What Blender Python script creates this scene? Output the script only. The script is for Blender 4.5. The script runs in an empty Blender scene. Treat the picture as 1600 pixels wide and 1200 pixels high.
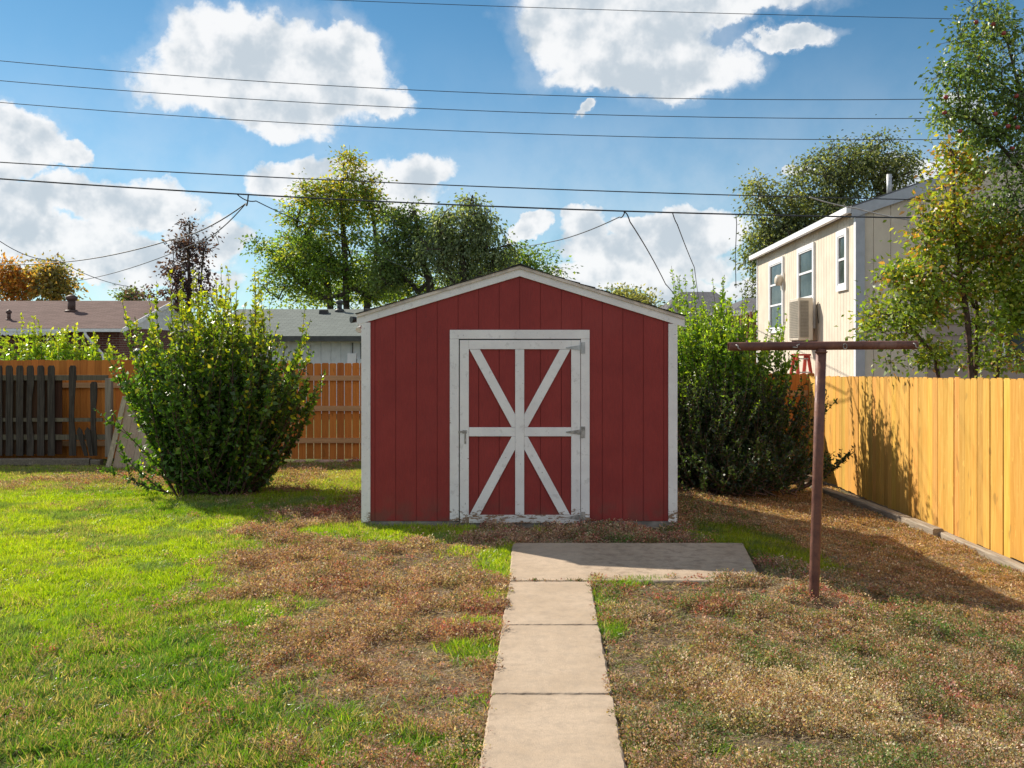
import bpy, bmesh, math, random
import numpy as np
from mathutils import Vector, Matrix
R = math.radians
sc = bpy.context.scene
col = sc.collection
random.seed(7)
rng = np.random.default_rng(11)

# ------------------------------------------------------------------ camera
FPX, EYE, HZ = 1560.0, 1.70, 550.0
cam_d = bpy.data.cameras.new('camera'); cam = bpy.data.objects.new('camera', cam_d); col.objects.link(cam)
cam.location = (0, 0, EYE); cam.rotation_euler = (R(90), 0, 0)
cam_d.sensor_width = 36; cam_d.lens = 36 * FPX / 1600; cam_d.shift_y = -50 / 1600
cam_d.clip_end = 2000; cam_d.clip_start = 0.05
sc.camera = cam

# ------------------------------------------------------------------ light
SUN_TO = Vector((1.0, -0.905, -1.0)).normalized()
SUN_EL = math.asin(-SUN_TO.z); SUN_AZ = math.atan2(-SUN_TO.x, -SUN_TO.y)
sd = bpy.data.lights.new('sun', 'SUN'); so = bpy.data.objects.new('sun', sd); col.objects.link(so)
sd.energy = 4.6; sd.angle = R(0.6); sd.color = (1.0, 0.905, 0.77)
so.rotation_euler = SUN_TO.to_track_quat('-Z', 'Y').to_euler(); so.location = (-20, 20, 30)
sc.view_settings.view_transform = 'Standard'; sc.view_settings.look = 'None'
sc.view_settings.gamma = 1; sc.view_settings.exposure = 0.62
sc.cycles.max_bounces = 6; sc.cycles.transparent_max_bounces = 4
sc.cycles.diffuse_bounces = 3; sc.cycles.glossy_bounces = 2; sc.cycles.transmission_bounces = 3
sc.cycles.use_fast_gi = False

def pdir(x, y):
    dx = (x - 800) / FPX; dz = (HZ - y) / FPX
    return math.atan2(dx, 1), math.atan2(dz, math.sqrt(1 + dx * dx))

def build_world():
    w = bpy.data.worlds.new('World'); sc.world = w; w.use_nodes = True
    nt = w.node_tree; nt.nodes.clear(); L = nt.links
    def nd(t, **k):
        n = nt.nodes.new(t)
        for a, b in k.items(): setattr(n, a, b)
        return n
    def put(s, v):
        if hasattr(v, 'is_linked'): L.new(v, s)
        else: s.default_value = v
    def M(op, a, b=0.0, c=0.0, clamp=False):
        n = nd('ShaderNodeMath', operation=op, use_clamp=clamp)
        put(n.inputs[0], a); put(n.inputs[1], b); put(n.inputs[2], c); return n.outputs[0]
    def V(op, a, b=(0, 0, 0), c=(0, 0, 0)):
        n = nd('ShaderNodeVectorMath', operation=op)
        put(n.inputs[0], a); put(n.inputs[1], b); put(n.inputs[2], c)
        return n.outputs['Value'] if op == 'DOT_PRODUCT' else n.outputs[0]
    def smooth(v, a, b, lo=0.0, hi=1.0):
        n = nd('ShaderNodeMapRange', interpolation_type='SMOOTHSTEP')
        put(n.inputs[0], v); n.inputs[1].default_value = a; n.inputs[2].default_value = b
        n.inputs[3].default_value = lo; n.inputs[4].default_value = hi; return n.outputs[0]
    tc = nd('ShaderNodeTexCoord'); d = tc.outputs['Generated']
    sp = nd('ShaderNodeSeparateXYZ'); L.new(d, sp.inputs[0])
    az = M('ARCTAN2', sp.outputs[0], sp.outputs[1]); el = M('ARCSINE', sp.outputs[2])
    def noise(scale, det, rough=0.55, off=(0, 0, 0), out=0):
        n = nd('ShaderNodeTexNoise'); n.inputs['Scale'].default_value = scale
        n.inputs['Detail'].default_value = det; n.inputs['Roughness'].default_value = rough
        L.new(V('ADD', d, off), n.inputs['Vector']); return n.outputs[out]
    nv = noise(11, 7, 0.58, out=1)
    nv2 = noise(48, 5, 0.6, (2, 8, 3), out=1)
    warp = V('ADD', V('MULTIPLY', V('SUBTRACT', nv, (0.5, 0.5, 0.5)), (0.095, 0.085, 0)), V('MULTIPLY', V('SUBTRACT', nv2, (0.5, 0.5, 0.5)), (0.016, 0.014, 0)))
    cb = nd('ShaderNodeCombineXYZ'); L.new(az, cb.inputs[0]); L.new(el, cb.inputs[1])
    uv = V('ADD', cb.outputs[0], warp)
    # clouds: centre and half sizes as they stand in the sky
    blobs = [(395,80,135,72),(330,120,130,70),(500,125,125,72),(415,172,140,44),(590,158,64,32),(520,80,80,50),
             (900,20,95,100),(990,60,150,95),(1080,110,110,48),(1140,0,170,32),(1060,-60,260,70),(1230,60,75,16),(960,120,120,36),
             (430,284,60,34),(545,280,115,36),(650,272,76,36),(560,310,160,26),
             (50,225,70,36),(120,240,35,24),(-60,250,90,40),(90,300,130,34),(220,320,100,44),(10,330,80,40),(60,360,160,30),(150,400,210,34),
             (330,370,60,34),(270,440,120,24),
             (910,365,52,36),(1000,360,55,30),(1085,355,85,40),(1000,400,170,34),(820,368,36,18),(1010,440,220,26),
             (1430,275,60,34),(1265,270,30,9),(1600,300,90,50),(900,178,16,11),(1520,170,40,18)]
    dist = None
    for (x, y, rx, ry) in blobs:
        a, e = pdir(x, y); sx, sy = FPX / rx, FPX / ry
        q = V('MULTIPLY_ADD', uv, (sx, sy, 0), (-a * sx, -e * sy, 0))
        r2 = V('DOT_PRODUCT', q, q)
        if dist is None: dist = r2
        else:
            n = nd('ShaderNodeMath', operation='SMOOTH_MIN'); L.new(dist, n.inputs[0]); L.new(r2, n.inputs[1]); n.inputs[2].default_value = 0.25
            dist = n.outputs[0]
    F = M('SUBTRACT', 1.0, dist)
    fb = noise(26, 10, 0.66, (3, 1, 2)); fb2 = noise(15, 7, 0.6, (7, 5, 1))
    F1 = M('ADD', F, M('MULTIPLY', M('SUBTRACT', fb, 0.5), 0.95))
    halo = M('MULTIPLY', smooth(M('ADD', F, M('MULTIPLY', M('SUBTRACT', fb2, 0.5), 1.6)), -0.75, 0.5), 0.30)
    alpha = M('MAXIMUM', smooth(F1, -0.08, 0.46), halo)
    so_ = (-SUN_TO.x*0.022, -SUN_TO.y*0.022, -SUN_TO.z*0.030)
    fbs = noise(26, 4, 0.55, (3, 1, 2)); fbo = noise(26, 4, 0.55, (3 + so_[0], 1 + so_[1], 2 + so_[2]))
    relief = M('MULTIPLY', M('SUBTRACT', fbo, fbs), 2.6)          # lit towards the sun, grey away from it
    up = M('ADD', M('ADD', M('MULTIPLY', M('SUBTRACT', fb2, 0.5), 1.5), M('MULTIPLY', F, 0.75)), relief)
    grey = smooth(up, 0.05, 1.15)
    mixc = nd('ShaderNodeMix', data_type='RGBA'); L.new(grey, mixc.inputs[0])
    mixc.inputs[6].default_value = (0.66, 0.665, 0.67, 1); mixc.inputs[7].default_value = (0.40, 0.45, 0.495, 1)
    sky = nd('ShaderNodeTexSky'); sky.sky_type = 'NISHITA'; sky.sun_disc = False
    sky.sun_elevation = SUN_EL; sky.sun_rotation = SUN_AZ; sky.altitude = 1600; sky.air_density = 1.0; sky.dust_density = 0.6; sky.ozone_density = 2.2
    tint = nd('ShaderNodeMix', data_type='RGBA', blend_type='MULTIPLY'); tint.inputs[0].default_value = 1
    L.new(sky.outputs[0], tint.inputs[6]); tint.inputs[7].default_value = (0.56, 0.93, 0.98, 1)
    b1 = nd('ShaderNodeBackground'); L.new(tint.outputs[2], b1.inputs[0]); b1.inputs[1].default_value = 0.070
    b2 = nd('ShaderNodeBackground'); L.new(mixc.outputs[2], b2.inputs[0]); b2.inputs[1].default_value = 0.95
    low = smooth(el, 0.34, -0.03, 0.0, 0.66)
    al = M('MAXIMUM', M('MULTIPLY', alpha, 0.97), M('MULTIPLY', low, smooth(fb2, 0.3, 0.7, 0.5, 1.0)))
    rear = M('MULTIPLY', M('MULTIPLY', smooth(sp.outputs[1], 0.25, -0.35), smooth(fb2, 0.30, 0.55, 0.08, 0.68)), smooth(sp.outputs[2], -0.02, 0.05))   # unseen cloud cover added behind the viewer as neutral fill
    al = M('MAXIMUM', al, rear)
    ms = nd('ShaderNodeMixShader'); L.new(al, ms.inputs[0]); L.new(b1.outputs[0], ms.inputs[1]); L.new(b2.outputs[0], ms.inputs[2])
    out = nd('ShaderNodeOutputWorld'); L.new(ms.outputs[0], out.inputs[0])
build_world()

# ------------------------------------------------------------------ helpers
def P(x, y, Y):
    return Vector(((x - 800) / FPX * Y, Y, EYE + (HZ - y) / FPX * Y))
def hit(x, y, p0, p1):                       # pixel direction against the vertical plane through p0, p1
    dx = (x - 800) / FPX
    ex, ey = p1[0] - p0[0], p1[1] - p0[1]
    t = (p0[0] * ey - p0[1] * ex) / (dx * ey - ex)
    return Vector((dx * t, t, EYE + (HZ - y) / FPX * t))

def tag(o, label=None, cat=None, group=None, kind=None):
    if label: o['label'] = label
    if cat: o['category'] = cat
    if group: o['group'] = group
    if kind: o['kind'] = kind
    return o
def empty(name, loc, rz=0, **k):
    o = bpy.data.objects.new(name, None); col.objects.link(o); o.location = loc; o.rotation_euler = (0, 0, rz)
    o.empty_display_size = 0.2
    return tag(o, **k)
def link(name, me, m=None, parent=None):
    o = bpy.data.objects.new(name, me); col.objects.link(o)
    if m is not None: me.materials.append(m)
    if parent is not None: o.parent = parent
    return o

class MB:
    def __init__(s): s.v = []; s.f = []; s.sm = []
    def add(s, vs, fs, smooth=False):
        b = len(s.v); s.v += [tuple(v) for v in vs]
        s.f += [tuple(b + i for i in f) for f in fs]; s.sm += [smooth] * len(fs)
    def box(s, x0, x1, y0, y1, z0, z1):
        s.add([(x0,y0,z0),(x1,y0,z0),(x1,y1,z0),(x0,y1,z0),(x0,y0,z1),(x1,y0,z1),(x1,y1,z1),(x0,y1,z1)],
              [(0,3,2,1),(4,5,6,7),(0,1,5,4),(1,2,6,5),(2,3,7,6),(3,0,4,7)])
    def prism(s, poly, y0, y1):              # polygon in xz, counter-clockwise seen from -y, between y0 (front) and y1
        n = len(poly)
        s.add([(x, y0, z) for x, z in poly] + [(x, y1, z) for x, z in poly],
              [tuple(range(n)), tuple(range(2*n-1, n-1, -1))] + [(i, i+n, (i+1) % n + n, (i+1) % n) for i in range(n)])
    def prism_m(s, poly, a, b, mat):
        n = len(poly)
        vs = [mat @ Vector((x, a, z)) for x, z in poly] + [mat @ Vector((x, b, z)) for x, z in poly]
        s.add(vs, [tuple(range(n)), tuple(range(2*n-1, n-1, -1))] + [(i, i+n, (i+1) % n + n, (i+1) % n) for i in range(n)])
    def tube(s, pts, rad, n=8, cap=True, smooth=True):
        pts = [Vector(p) for p in pts]
        if not hasattr(rad, '__len__'): rad = [rad] * len(pts)
        vs = []; ref = None
        for i, p in enumerate(pts):
            t = (pts[min(i+1, len(pts)-1)] - pts[max(i-1, 0)]).normalized()
            if ref is None: ref = Vector((0, 0, 1)) if abs(t.z) < .9 else Vector((1, 0, 0))
            a = (ref - t * ref.dot(t)).normalized(); ref = a; b = t.cross(a)
            for k in range(n):
                an = 2 * math.pi * k / n
                vs.append(p + (a * math.cos(an) + b * math.sin(an)) * rad[i])
        fs = []
        for i in range(len(pts) - 1):
            for k in range(n):
                k2 = (k + 1) % n
                fs.append((i*n+k, i*n+k2, (i+1)*n+k2, (i+1)*n+k))
        s.add(vs, fs, smooth)
        if cap:
            b0 = len(s.v) - len(vs)
            s.f += [tuple(b0 + k for k in reversed(range(n))), tuple(b0 + (len(pts)-1)*n + k for k in range(n))]; s.sm += [False, False]
    def build(s, name, m, parent=None, bevel=0):
        me = bpy.data.meshes.new(name); me.from_pydata(s.v, [], s.f); me.update()
        me.polygons.foreach_set('use_smooth', s.sm)
        if bevel:
            bm = bmesh.new(); bm.from_mesh(me)
            bmesh.ops.bevel(bm, geom=list(bm.edges), offset=bevel, segments=1, affect='EDGES', profile=0.5, clamp_overlap=True)
            bm.to_mesh(me); bm.free()
        return link(name, me, m, parent)

# value noise for layout
_T = np.random.default_rng(5).random((256, 256))
def vn(x, y, s, seed=0):
    x = np.asarray(x) / s + seed * 17.3; y = np.asarray(y) / s + seed * 9.1
    xi = np.floor(x).astype(int); yi = np.floor(y).astype(int); fx = x - xi; fy = y - yi
    fx = fx*fx*(3-2*fx); fy = fy*fy*(3-2*fy)
    g = lambda a, b: _T[a % 256, b % 256]
    return (g(xi,yi)*(1-fx)+g(xi+1,yi)*fx)*(1-fy) + (g(xi,yi+1)*(1-fx)+g(xi+1,yi+1)*fx)*fy
def fbm(x, y, s, seed=0, o=3):
    t = 0; a = 1; n = 0
    for i in range(o): t = t + a*vn(x, y, s/2**i, seed+i*3); n += a; a *= .5
    return t / n
def sst(a, b, v):
    t = np.clip((np.asarray(v, dtype=float) - a) / (b - a), 0, 1); return t*t*(3-2*t)

# ------------------------------------------------------------------ materials
def mat(name, build):
    m = bpy.data.materials.new(name); m.use_nodes = True; nt = m.node_tree; nt.nodes.clear()
    out = nt.nodes.new('ShaderNodeOutputMaterial')
    class H: pass
    h = H(); h.nt = nt; h.L = nt.links
    def nd(t, **k):
        n = nt.nodes.new(t)
        for a, b in k.items(): setattr(n, a, b)
        return n
    def put(s, v):
        if hasattr(v, 'is_linked'): nt.links.new(v, s)
        else: s.default_value = (*v, 1) if isinstance(v, tuple) and len(v) == 3 and s.type == 'RGBA' else v
    def noise(scale, det=4, rough=.55, vec=None, stretch=None):
        n = nd('ShaderNodeTexNoise'); n.inputs['Scale'].default_value = scale; n.inputs['Detail'].default_value = det; n.inputs['Roughness'].default_value = rough
        if stretch:
            mp = nd('ShaderNodeMapping'); mp.inputs['Scale'].default_value = stretch; nt.links.new(vec or obj(), mp.inputs[0]); nt.links.new(mp.outputs[0], n.inputs['Vector'])
        else: nt.links.new(vec or obj(), n.inputs['Vector'])
        return n.outputs[0]
    def obj():
        if not hasattr(h, '_tc'): h._tc = nd('ShaderNodeTexCoord')
        return h._tc.outputs['Object']
    def mix(f, a, b, bt='MIX'):
        n = nd('ShaderNodeMix', data_type='RGBA', blend_type=bt); put(n.inputs[0], f); put(n.inputs[6], a); put(n.inputs[7], b); return n.outputs[2]
    def rng_(v, a, b, lo=0.0, hi=1.0, s=True):
        n = nd('ShaderNodeMapRange'); n.interpolation_type = 'SMOOTHSTEP' if s else 'LINEAR'
        put(n.inputs[0], v)
        for i, q in enumerate((a, b, lo, hi)): n.inputs[i+1].default_value = q
        return n.outputs[0]
    def math_(op, a, b=0.0):
        n = nd('ShaderNodeMath', operation=op); put(n.inputs[0], a); put(n.inputs[1], b); return n.outputs[0]
    def attr(name): 
        n = nd('ShaderNodeAttribute'); n.attribute_name = name; return n.outputs['Color']
    def bump(height, dist=.01, strength=.5):
        n = nd('ShaderNodeBump'); put(n.inputs['Height'], height); n.inputs['Distance'].default_value = dist; n.inputs['Strength'].default_value = strength; return n.outputs[0]
    def xyz(v=None):
        n = nd('ShaderNodeSeparateXYZ'); nt.links.new(v or obj(), n.inputs[0]); return n.outputs
    def pbsdf(color, rough=.8, spec=.3, normal=None, metal=0.0):
        n = nd('ShaderNodeBsdfPrincipled'); put(n.inputs['Base Color'], color); put(n.inputs['Roughness'], rough)
        n.inputs['Specular IOR Level'].default_value = spec; n.inputs['Metallic'].default_value = metal
        if normal is not None: nt.links.new(normal, n.inputs['Normal'])
        return n.outputs[0]
    for k, f in list(locals().items()):
        if k in ('nd','put','noise','obj','mix','rng_','math_','attr','bump','xyz','pbsdf'): setattr(h, k, f)
    nt.links.new(build(h), out.inputs[0])
    return m

def plain(name, c, rough=.7, spec=.3, var=.25, scale=6, metal=0.0, bmp=0):
    def b(h):
        f = h.noise(scale, 5)
        cc = h.mix(h.rng_(f, .3, .7), tuple(x*(1-var) for x in c), tuple(min(1, x*(1+var)) for x in c))
        return h.pbsdf(cc, rough, spec, h.bump(h.noise(scale*12, 3), .003, bmp) if bmp else None, metal)
    return mat(name, b)

def leaf_mat(name, trans=.46, rough=.5, gloss=.45):
    def b(h):
        c = h.attr('Col')
        p = h.pbsdf(c, rough, gloss)
        t = h.nd('ShaderNodeBsdfTranslucent'); tc = h.mix(1.0, c, (1.7, 1.65, .6), 'MULTIPLY'); h.L.new(tc, t.inputs[0])
        m = h.nd('ShaderNodeMixShader'); m.inputs[0].default_value = trans; h.L.new(p, m.inputs[1]); h.L.new(t.outputs[0], m.inputs[2])
        return m.outputs[0]
    return mat(name, b)

def m_ground(h):
    g = h.attr('Col')
    n1 = h.noise(55, 6, .7); n2 = h.noise(9, 4)
    c = h.mix(h.rng_(n1, .3, .7), h.mix(1.0, g, (.55,.52,.5), 'MULTIPLY'), h.mix(1.0, g, (1.35,1.3,1.25), 'MULTIPLY'))
    c = h.mix(h.rng_(n2, .3, .7, 0, .35), c, (.16,.12,.085))
    return h.pbsdf(c, .95, .1, h.bump(n1, .02, .8))
M_ground = mat('ground_soil', m_ground)

def m_red(h):
    n = h.noise(3.0, 5, .6); n2 = h.noise(90, 3, .6, stretch=(1, 1, .12)); z = h.xyz()[2]
    c = h.mix(h.rng_(n, .3, .7), (.240,.026,.024), (.290,.034,.030))
    c = h.mix(h.rng_(n2, .35, .75, 0, .35), c, (.17,.024,.022))
    dirt = h.math_('MULTIPLY', h.rng_(z, .35, 0.0, 0, .7), h.rng_(h.noise(7, 5), .35, .65))
    c = h.mix(dirt, c, (.15,.06,.045))
    fade = h.math_('MULTIPLY', h.rng_(h.noise(1.3, 3), .5, .75), .3)
    c = h.mix(fade, c, (.31,.055,.050))
    nl = h.rng_(h.noise(24, 1, .2, stretch=(1, 1, .8)), .80, .82, 0, .6); c = h.mix(nl, c, (.10,.03,.03))
    return h.pbsdf(c, .62, .35, h.bump(h.noise(60, 5, .7, stretch=(1, 1, .15)), .004, .55))
M_red = mat('red_siding_paint', m_red)

def m_white_trim(h):
    n = h.noise(4, 5); z = h.xyz()[2]
    c = h.mix(h.rng_(n, .3, .7), (.72,.70,.70), (.81,.795,.79))
    st = h.math_('MULTIPLY', h.rng_(h.noise(13, 6, .7), .56, .66), .35)
    c = h.mix(st, c, (.40,.38,.37))
    kn = h.rng_(h.noise(38, 3, .6, stretch=(1, 1, .6)), .70, .75, 0, .75)
    c = h.mix(kn, c, (.20,.18,.17))
    low = h.rng_(z, .22, 0.02, 0.0, .20)
    chip = h.rng_(h.math_('ADD', h.noise(30, 6, .75, stretch=(.45, 1, 1)), low), .66, .70)
    c = h.mix(chip, c, h.mix(h.noise(60, 3), (.16,.09,.055), (.33,.24,.17)))
    return h.pbsdf(c, .6, .35, h.bump(h.math_('SUBTRACT', h.noise(70, 4, .6), h.math_('MULTIPLY', chip, .6)), .003, .5))
M_trim = mat('weathered_white_paint', m_white_trim)

def m_door_rail(h):
    n = h.noise(26, 7, .75, stretch=(.35, 1, 1.3))
    chip = h.rng_(n, .50, .56)
    c = h.mix(chip, (.66,.64,.62), h.mix(h.noise(70, 3), (.13,.06,.035), (.36,.24,.15)))
    return h.pbsdf(c, .75, .2, h.bump(h.math_('SUBTRACT', 1.0, chip), .003, .6))
M_rail = mat('peeling_white_paint', m_door_rail)

def m_concrete(h):
    n = h.noise(1.7, 7, .65); f = h.noise(160, 3, .7); sp = h.noise(330, 2, .5)
    c = h.mix(h.rng_(n, .30, .70), (.47,.355,.245), (.59,.46,.335))
    c = h.mix(h.rng_(h.noise(24, 5, .7), .35, .7, 0, .30), c, (.36,.29,.22))
    c = h.mix(h.rng_(h.noise(11, 6, .75), .42, .66, 0, .40), c, (.31,.255,.20))
    c = h.mix(h.rng_(f, .35, .7, 0, .45), c, (.33,.27,.21))
    c = h.mix(h.rng_(sp, .62, .70, 0, .6), c, (.20,.16,.13))
    c = h.mix(h.rng_(h.noise(380, 2, .5), .64, .72, 0, .5), c, (.68,.62,.54))
    c = h.mix(h.rng_(h.noise(4.5, 7, .75), .58, .70, 0, .45), c, (.27,.215,.165))
    s_ = h.xyz(); e = h.rng_(h.noise(9, 6, .7), .45, .65)
    for y0 in (3.75, 4.966, 6.225, 7.41):                      # dirt that gathers along the open joints
        d = h.math_('ABSOLUTE', h.math_('SUBTRACT', s_[1], y0)); c = h.mix(h.math_('MULTIPLY', h.rng_(d, .05, .0, 0, .7), e), c, (.20,.15,.11))
    xl = h.math_('SUBTRACT', h.math_('MULTIPLY', s_[1], .0345), .277); u = h.math_('SUBTRACT', s_[0], xl)
    u = h.math_('ABSOLUTE', h.math_('SUBTRACT', u, .3025)); c = h.mix(h.math_('MULTIPLY', h.rng_(u, .22, .31, 0, .6), e), c, (.24,.18,.13))
    return h.pbsdf(c, .92, .15, h.bump(h.math_('ADD', f, h.noise(45, 4)), .004, .6))
M_conc = mat('path_concrete', m_concrete)
M_found = plain('grey_concrete', (.24,.22,.20), .9, .1, .3, 8, bmp=.4)

def wood(name, a, b, grain=(14, 14, .8), rough=.7, spec=.25, knots=True, grey=0):
    def f(h):
        c0 = h.attr('Col')
        g = h.noise(3.0, 6, .65, stretch=grain)
        c = h.mix(h.rng_(g, .3, .7), a, b)
        c = h.mix(1.0, c, c0, 'MULTIPLY')
        if knots:
            k = h.rng_(h.noise(2.6, 2, .4, stretch=(2.6, 2.6, 1.1)), .67, .72, 0, .6)
            c = h.mix(k, c, tuple(x*.45 for x in b))
        c = h.mix(h.rng_(h.noise(22, 3, .5, stretch=(1, 1, .35)), .66, .72, 0, .3), c, tuple(min(1, x*1.5) for x in b))
        return h.pbsdf(c, rough, spec, h.bump(g, .004, .4))
    return mat(name, f)
M_cedar = wood('honey_stained_cedar', (.62,.315,.055), (.76,.44,.105))
M_cedar_b = wood('orange_stained_cedar', (.48,.150,.028), (.60,.215,.040))
M_rail_w = wood('bare_pine_rail', (.45,.24,.13), (.55,.32,.19), (.8, 14, 14), knots=False)
M_old = wood('old_dark_wood', (.030,.025,.021), (.090,.074,.060), rough=.9)
M_greyw = wood('grey_weathered_wood', (.19,.155,.12), (.33,.28,.22), rough=.9, knots=False)
M_timber = wood('landscape_timber_wood', (.22,.18,.14), (.40,.34,.26), (14, .9, 14), rough=.9, knots=False)
M_ply = wood('grey_plywood', (.36,.27,.20), (.45,.35,.27), rough=.85, knots=False)

def m_rust(h):
    n = h.noise(9, 7, .7); n2 = h.noise(40, 5, .7)
    c = h.mix(h.rng_(n, .35, .65), (.105,.040,.032), (.20,.085,.055))
    c = h.mix(h.rng_(n2, .5, .7, 0, .6), c, (.07,.03,.03))
    c = h.mix(h.rng_(h.noise(5, 4, stretch=(1,1,.3)), .6, .7, 0, .5), c, (.30,.17,.13))
    return h.pbsdf(c, h.rng_(n, .3, .7, .4, .75), .45, h.bump(n2, .003, .5), .15)
M_rust = mat('rusty_steel', m_rust)
M_galv = plain('dull_galvanised_steel', (.42,.43,.44), .5, .5, .25, 14, .35)
M_hinge = plain('worn_hinge_metal', (.33,.31,.29), .6, .4, .4, 30, .2)
M_black = plain('black_plastic', (.02,.02,.022), .45, .4)
M_whitep = plain('white_plastic', (.75,.75,.74), .4, .4, .06)
M_wire = plain('black_wire', (.045,.05,.06), .6, .3)
M_wire2 = plain('pale_wire', (.55,.52,.50), .6, .3)

def shingle(name, a, b, sc_=1.0):
    def f(h):
        br = h.nd('ShaderNodeTexBrick'); br.inputs['Scale'].default_value = 1.0
        br.inputs['Brick Width'].default_value = .30*sc_; br.inputs['Row Height'].default_value = .14*sc_
        br.inputs['Mortar Size'].default_value = .008; br.inputs['Bias'].default_value = 0
        h.put(br.inputs['Color1'], a); h.put(br.inputs['Color2'], b); h.put(br.inputs['Mortar'], tuple(x*.45 for x in a))
        h.L.new(h.obj(), br.inputs['Vector'])
        c = h.mix(h.rng_(h.noise(5, 6, .7), .3, .7, 0, .35), br.outputs[0], tuple(x*.7 for x in a))
        c = h.mix(h.rng_(h.noise(90, 3, .7), .3, .7, 0, .3), c, tuple(min(1, x*1.4) for x in b))
        return h.pbsdf(c, .95, .12, h.bump(br.outputs['Fac'], .006, .5))
    return mat(name, f)
M_shA = shingle('brown_shingles', (.125,.082,.072), (.20,.135,.12))
M_shB = shingle('grey_green_shingles', (.15,.17,.16), (.21,.235,.22))
M_shC = shingle('dark_grey_shingles', (.11,.11,.12), (.17,.17,.18))
M_shS = shingle('shed_shingles', (.05,.047,.045), (.09,.085,.08))

def m_brick(h):
    br = h.nd('ShaderNodeTexBrick'); br.inputs['Scale'].default_value = 1.0; br.inputs['Brick Width'].default_value = .22; br.inputs['Row Height'].default_value = .075
    br.inputs['Mortar Size'].default_value = .010
    h.put(br.inputs['Color1'], (.16,.052,.040)); h.put(br.inputs['Color2'], (.10,.036,.032)); h.put(br.inputs['Mortar'], (.22,.17,.15))
    s = h.xyz(); cb = h.nd('ShaderNodeCombineXYZ'); h.L.new(h.math_('ADD', s[0], s[1]), cb.inputs[0]); h.L.new(s[2], cb.inputs[1]); h.L.new(cb.outputs[0], br.inputs['Vector'])
    return h.pbsdf(br.outputs[0], .9, .15)
M_brick = mat('dark_red_brick', m_brick)
M_bwall = plain('pale_blue_white_siding', (.62,.66,.68), .7, .3, .06)
M_gablew = plain('white_gable_paint', (.74,.74,.76), .7, .3, .05)
M_beige = plain("beige_siding_paint", (.67,.595,.49), .7, .3, .08, 2)
M_taupe = plain('taupe_lap_siding_paint', (.36,.29,.25), .75, .3, .1, 3)
M_wtrim = plain('clean_white_paint', (.78,.79,.82), .5, .4, .05)
M_gtrim = plain('grey_fascia_paint', (.42,.45,.50), .5, .4, .08)
M_dkgrey = plain('dark_grey_gutter', (.06,.065,.065), .5, .4)
def m_glass(h):
    c = h.mix(h.rng_(h.noise(2.5, 4), .35, .65), (.018,.025,.025), (.06,.075,.07))
    return h.pbsdf(c, .14, .16)
M_glass = mat('window_glass', m_glass)
M_curt = plain('pale_curtain_behind_glass', (.16,.20,.18), .3, .7, .6, 5)
M_ac = plain('beige_enamel', (.60,.54,.45), .5, .4, .08)
M_acg = plain('grille_grey', (.30,.275,.235), .6, .3, .1)  # grille bars, a darker grey beige than the casing
M_redl = plain('red_fibreglass', (.50,.055,.035), .4, .5, .15)
M_brownw = wood('brown_deck_wood', (.10,.045,.03), (.17,.08,.055))
M_stone = plain('pinkish_stone', (.45,.29,.23), .9, .2, .35, 7)
M_bluew = plain('dark_blue_siding', (.05,.075,.10), .7, .3)

M_leaf = leaf_mat('leaf', .52)
M_leaf_dk = leaf_mat('glossy_leaf', .40, .40, .6)
M_grass = leaf_mat('grass_blade', .42, .38, .5)
M_weed = leaf_mat('weed_leaf', .25, .75, .2)
M_bark = plain('grey_brown_bark', (.085,.068,.055), .95, .1, .35, 12, bmp=.6)
M_bark_r = plain('reddish_bark', (.12,.075,.06), .9, .15, .3, 14, bmp=.5)
M_apple = plain('red_apple_skin', (.27,.045,.04), .35, .5, .4, 12)

# ------------------------------------------------------------------ leaf meshes
def unit(v): return v / (np.linalg.norm(v, axis=-1, keepdims=True) + 1e-9)
def leaves(name, base, d, L, W, colr, m, parent=None, bend=.15, up=None, shape=.45):
    n = len(base); d = unit(d); r = rng.normal(size=(n, 3)) if up is None else up + rng.normal(size=(n, 3))*.45
    s = unit(np.cross(d, r)); nrm = np.cross(s, d)
    L = np.broadcast_to(L, (n,))[:, None]; W = np.broadcast_to(W, (n,))[:, None]
    mid = base + d*L*shape
    co = np.empty((n, 4, 3)); co[:, 0] = base; co[:, 1] = mid + s*W*.5 + nrm*W*.12; co[:, 3] = mid - s*W*.5 + nrm*W*.12
    co[:, 2] = base + d*L - nrm*L*bend
    me = bpy.data.meshes.new(name)
    me.vertices.add(n*4); me.vertices.foreach_set('co', co.astype(np.float32).ravel())
    me.loops.add(n*4); me.loops.foreach_set('vertex_index', np.arange(n*4, dtype=np.int32))
    me.polygons.add(n); me.polygons.foreach_set('loop_start', np.arange(0, n*4, 4, dtype=np.int32))
    me.update(calc_edges=True)
    ca = me.color_attributes.new('Col', 'FLOAT_COLOR', 'POINT')
    c = np.ones((n, 4, 4), dtype=np.float32); c[:, :, :3] = np.clip(colr, 0, 1)[:, None, :]
    ca.data.foreach_set('color', c.ravel())
    return link(name, me, m, parent)
def tint_boards(o, tones):                   # one tone per separate board, stored on the mesh
    me = o.data; ca = me.color_attributes.new('Col', 'FLOAT_COLOR', 'POINT')
    c = np.ones((len(me.vertices), 4), dtype=np.float32); c[:, :3] = tones
    ca.data.foreach_set('color', c.ravel())
def tone_n(o, vper, lo=.8, hi=1.15, seed=1, hue=.05):
    r_ = np.random.default_rng(seed); nb = math.ceil(len(o.data.vertices) / vper)
    t = r_.uniform(lo, hi, nb)[:, None] * (1 + r_.normal(0, hue, (nb, 3)) * np.array([.4, 1, 1.4]))
    tint_boards(o, np.repeat(t, vper, 0)[:len(o.data.vertices)])

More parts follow.
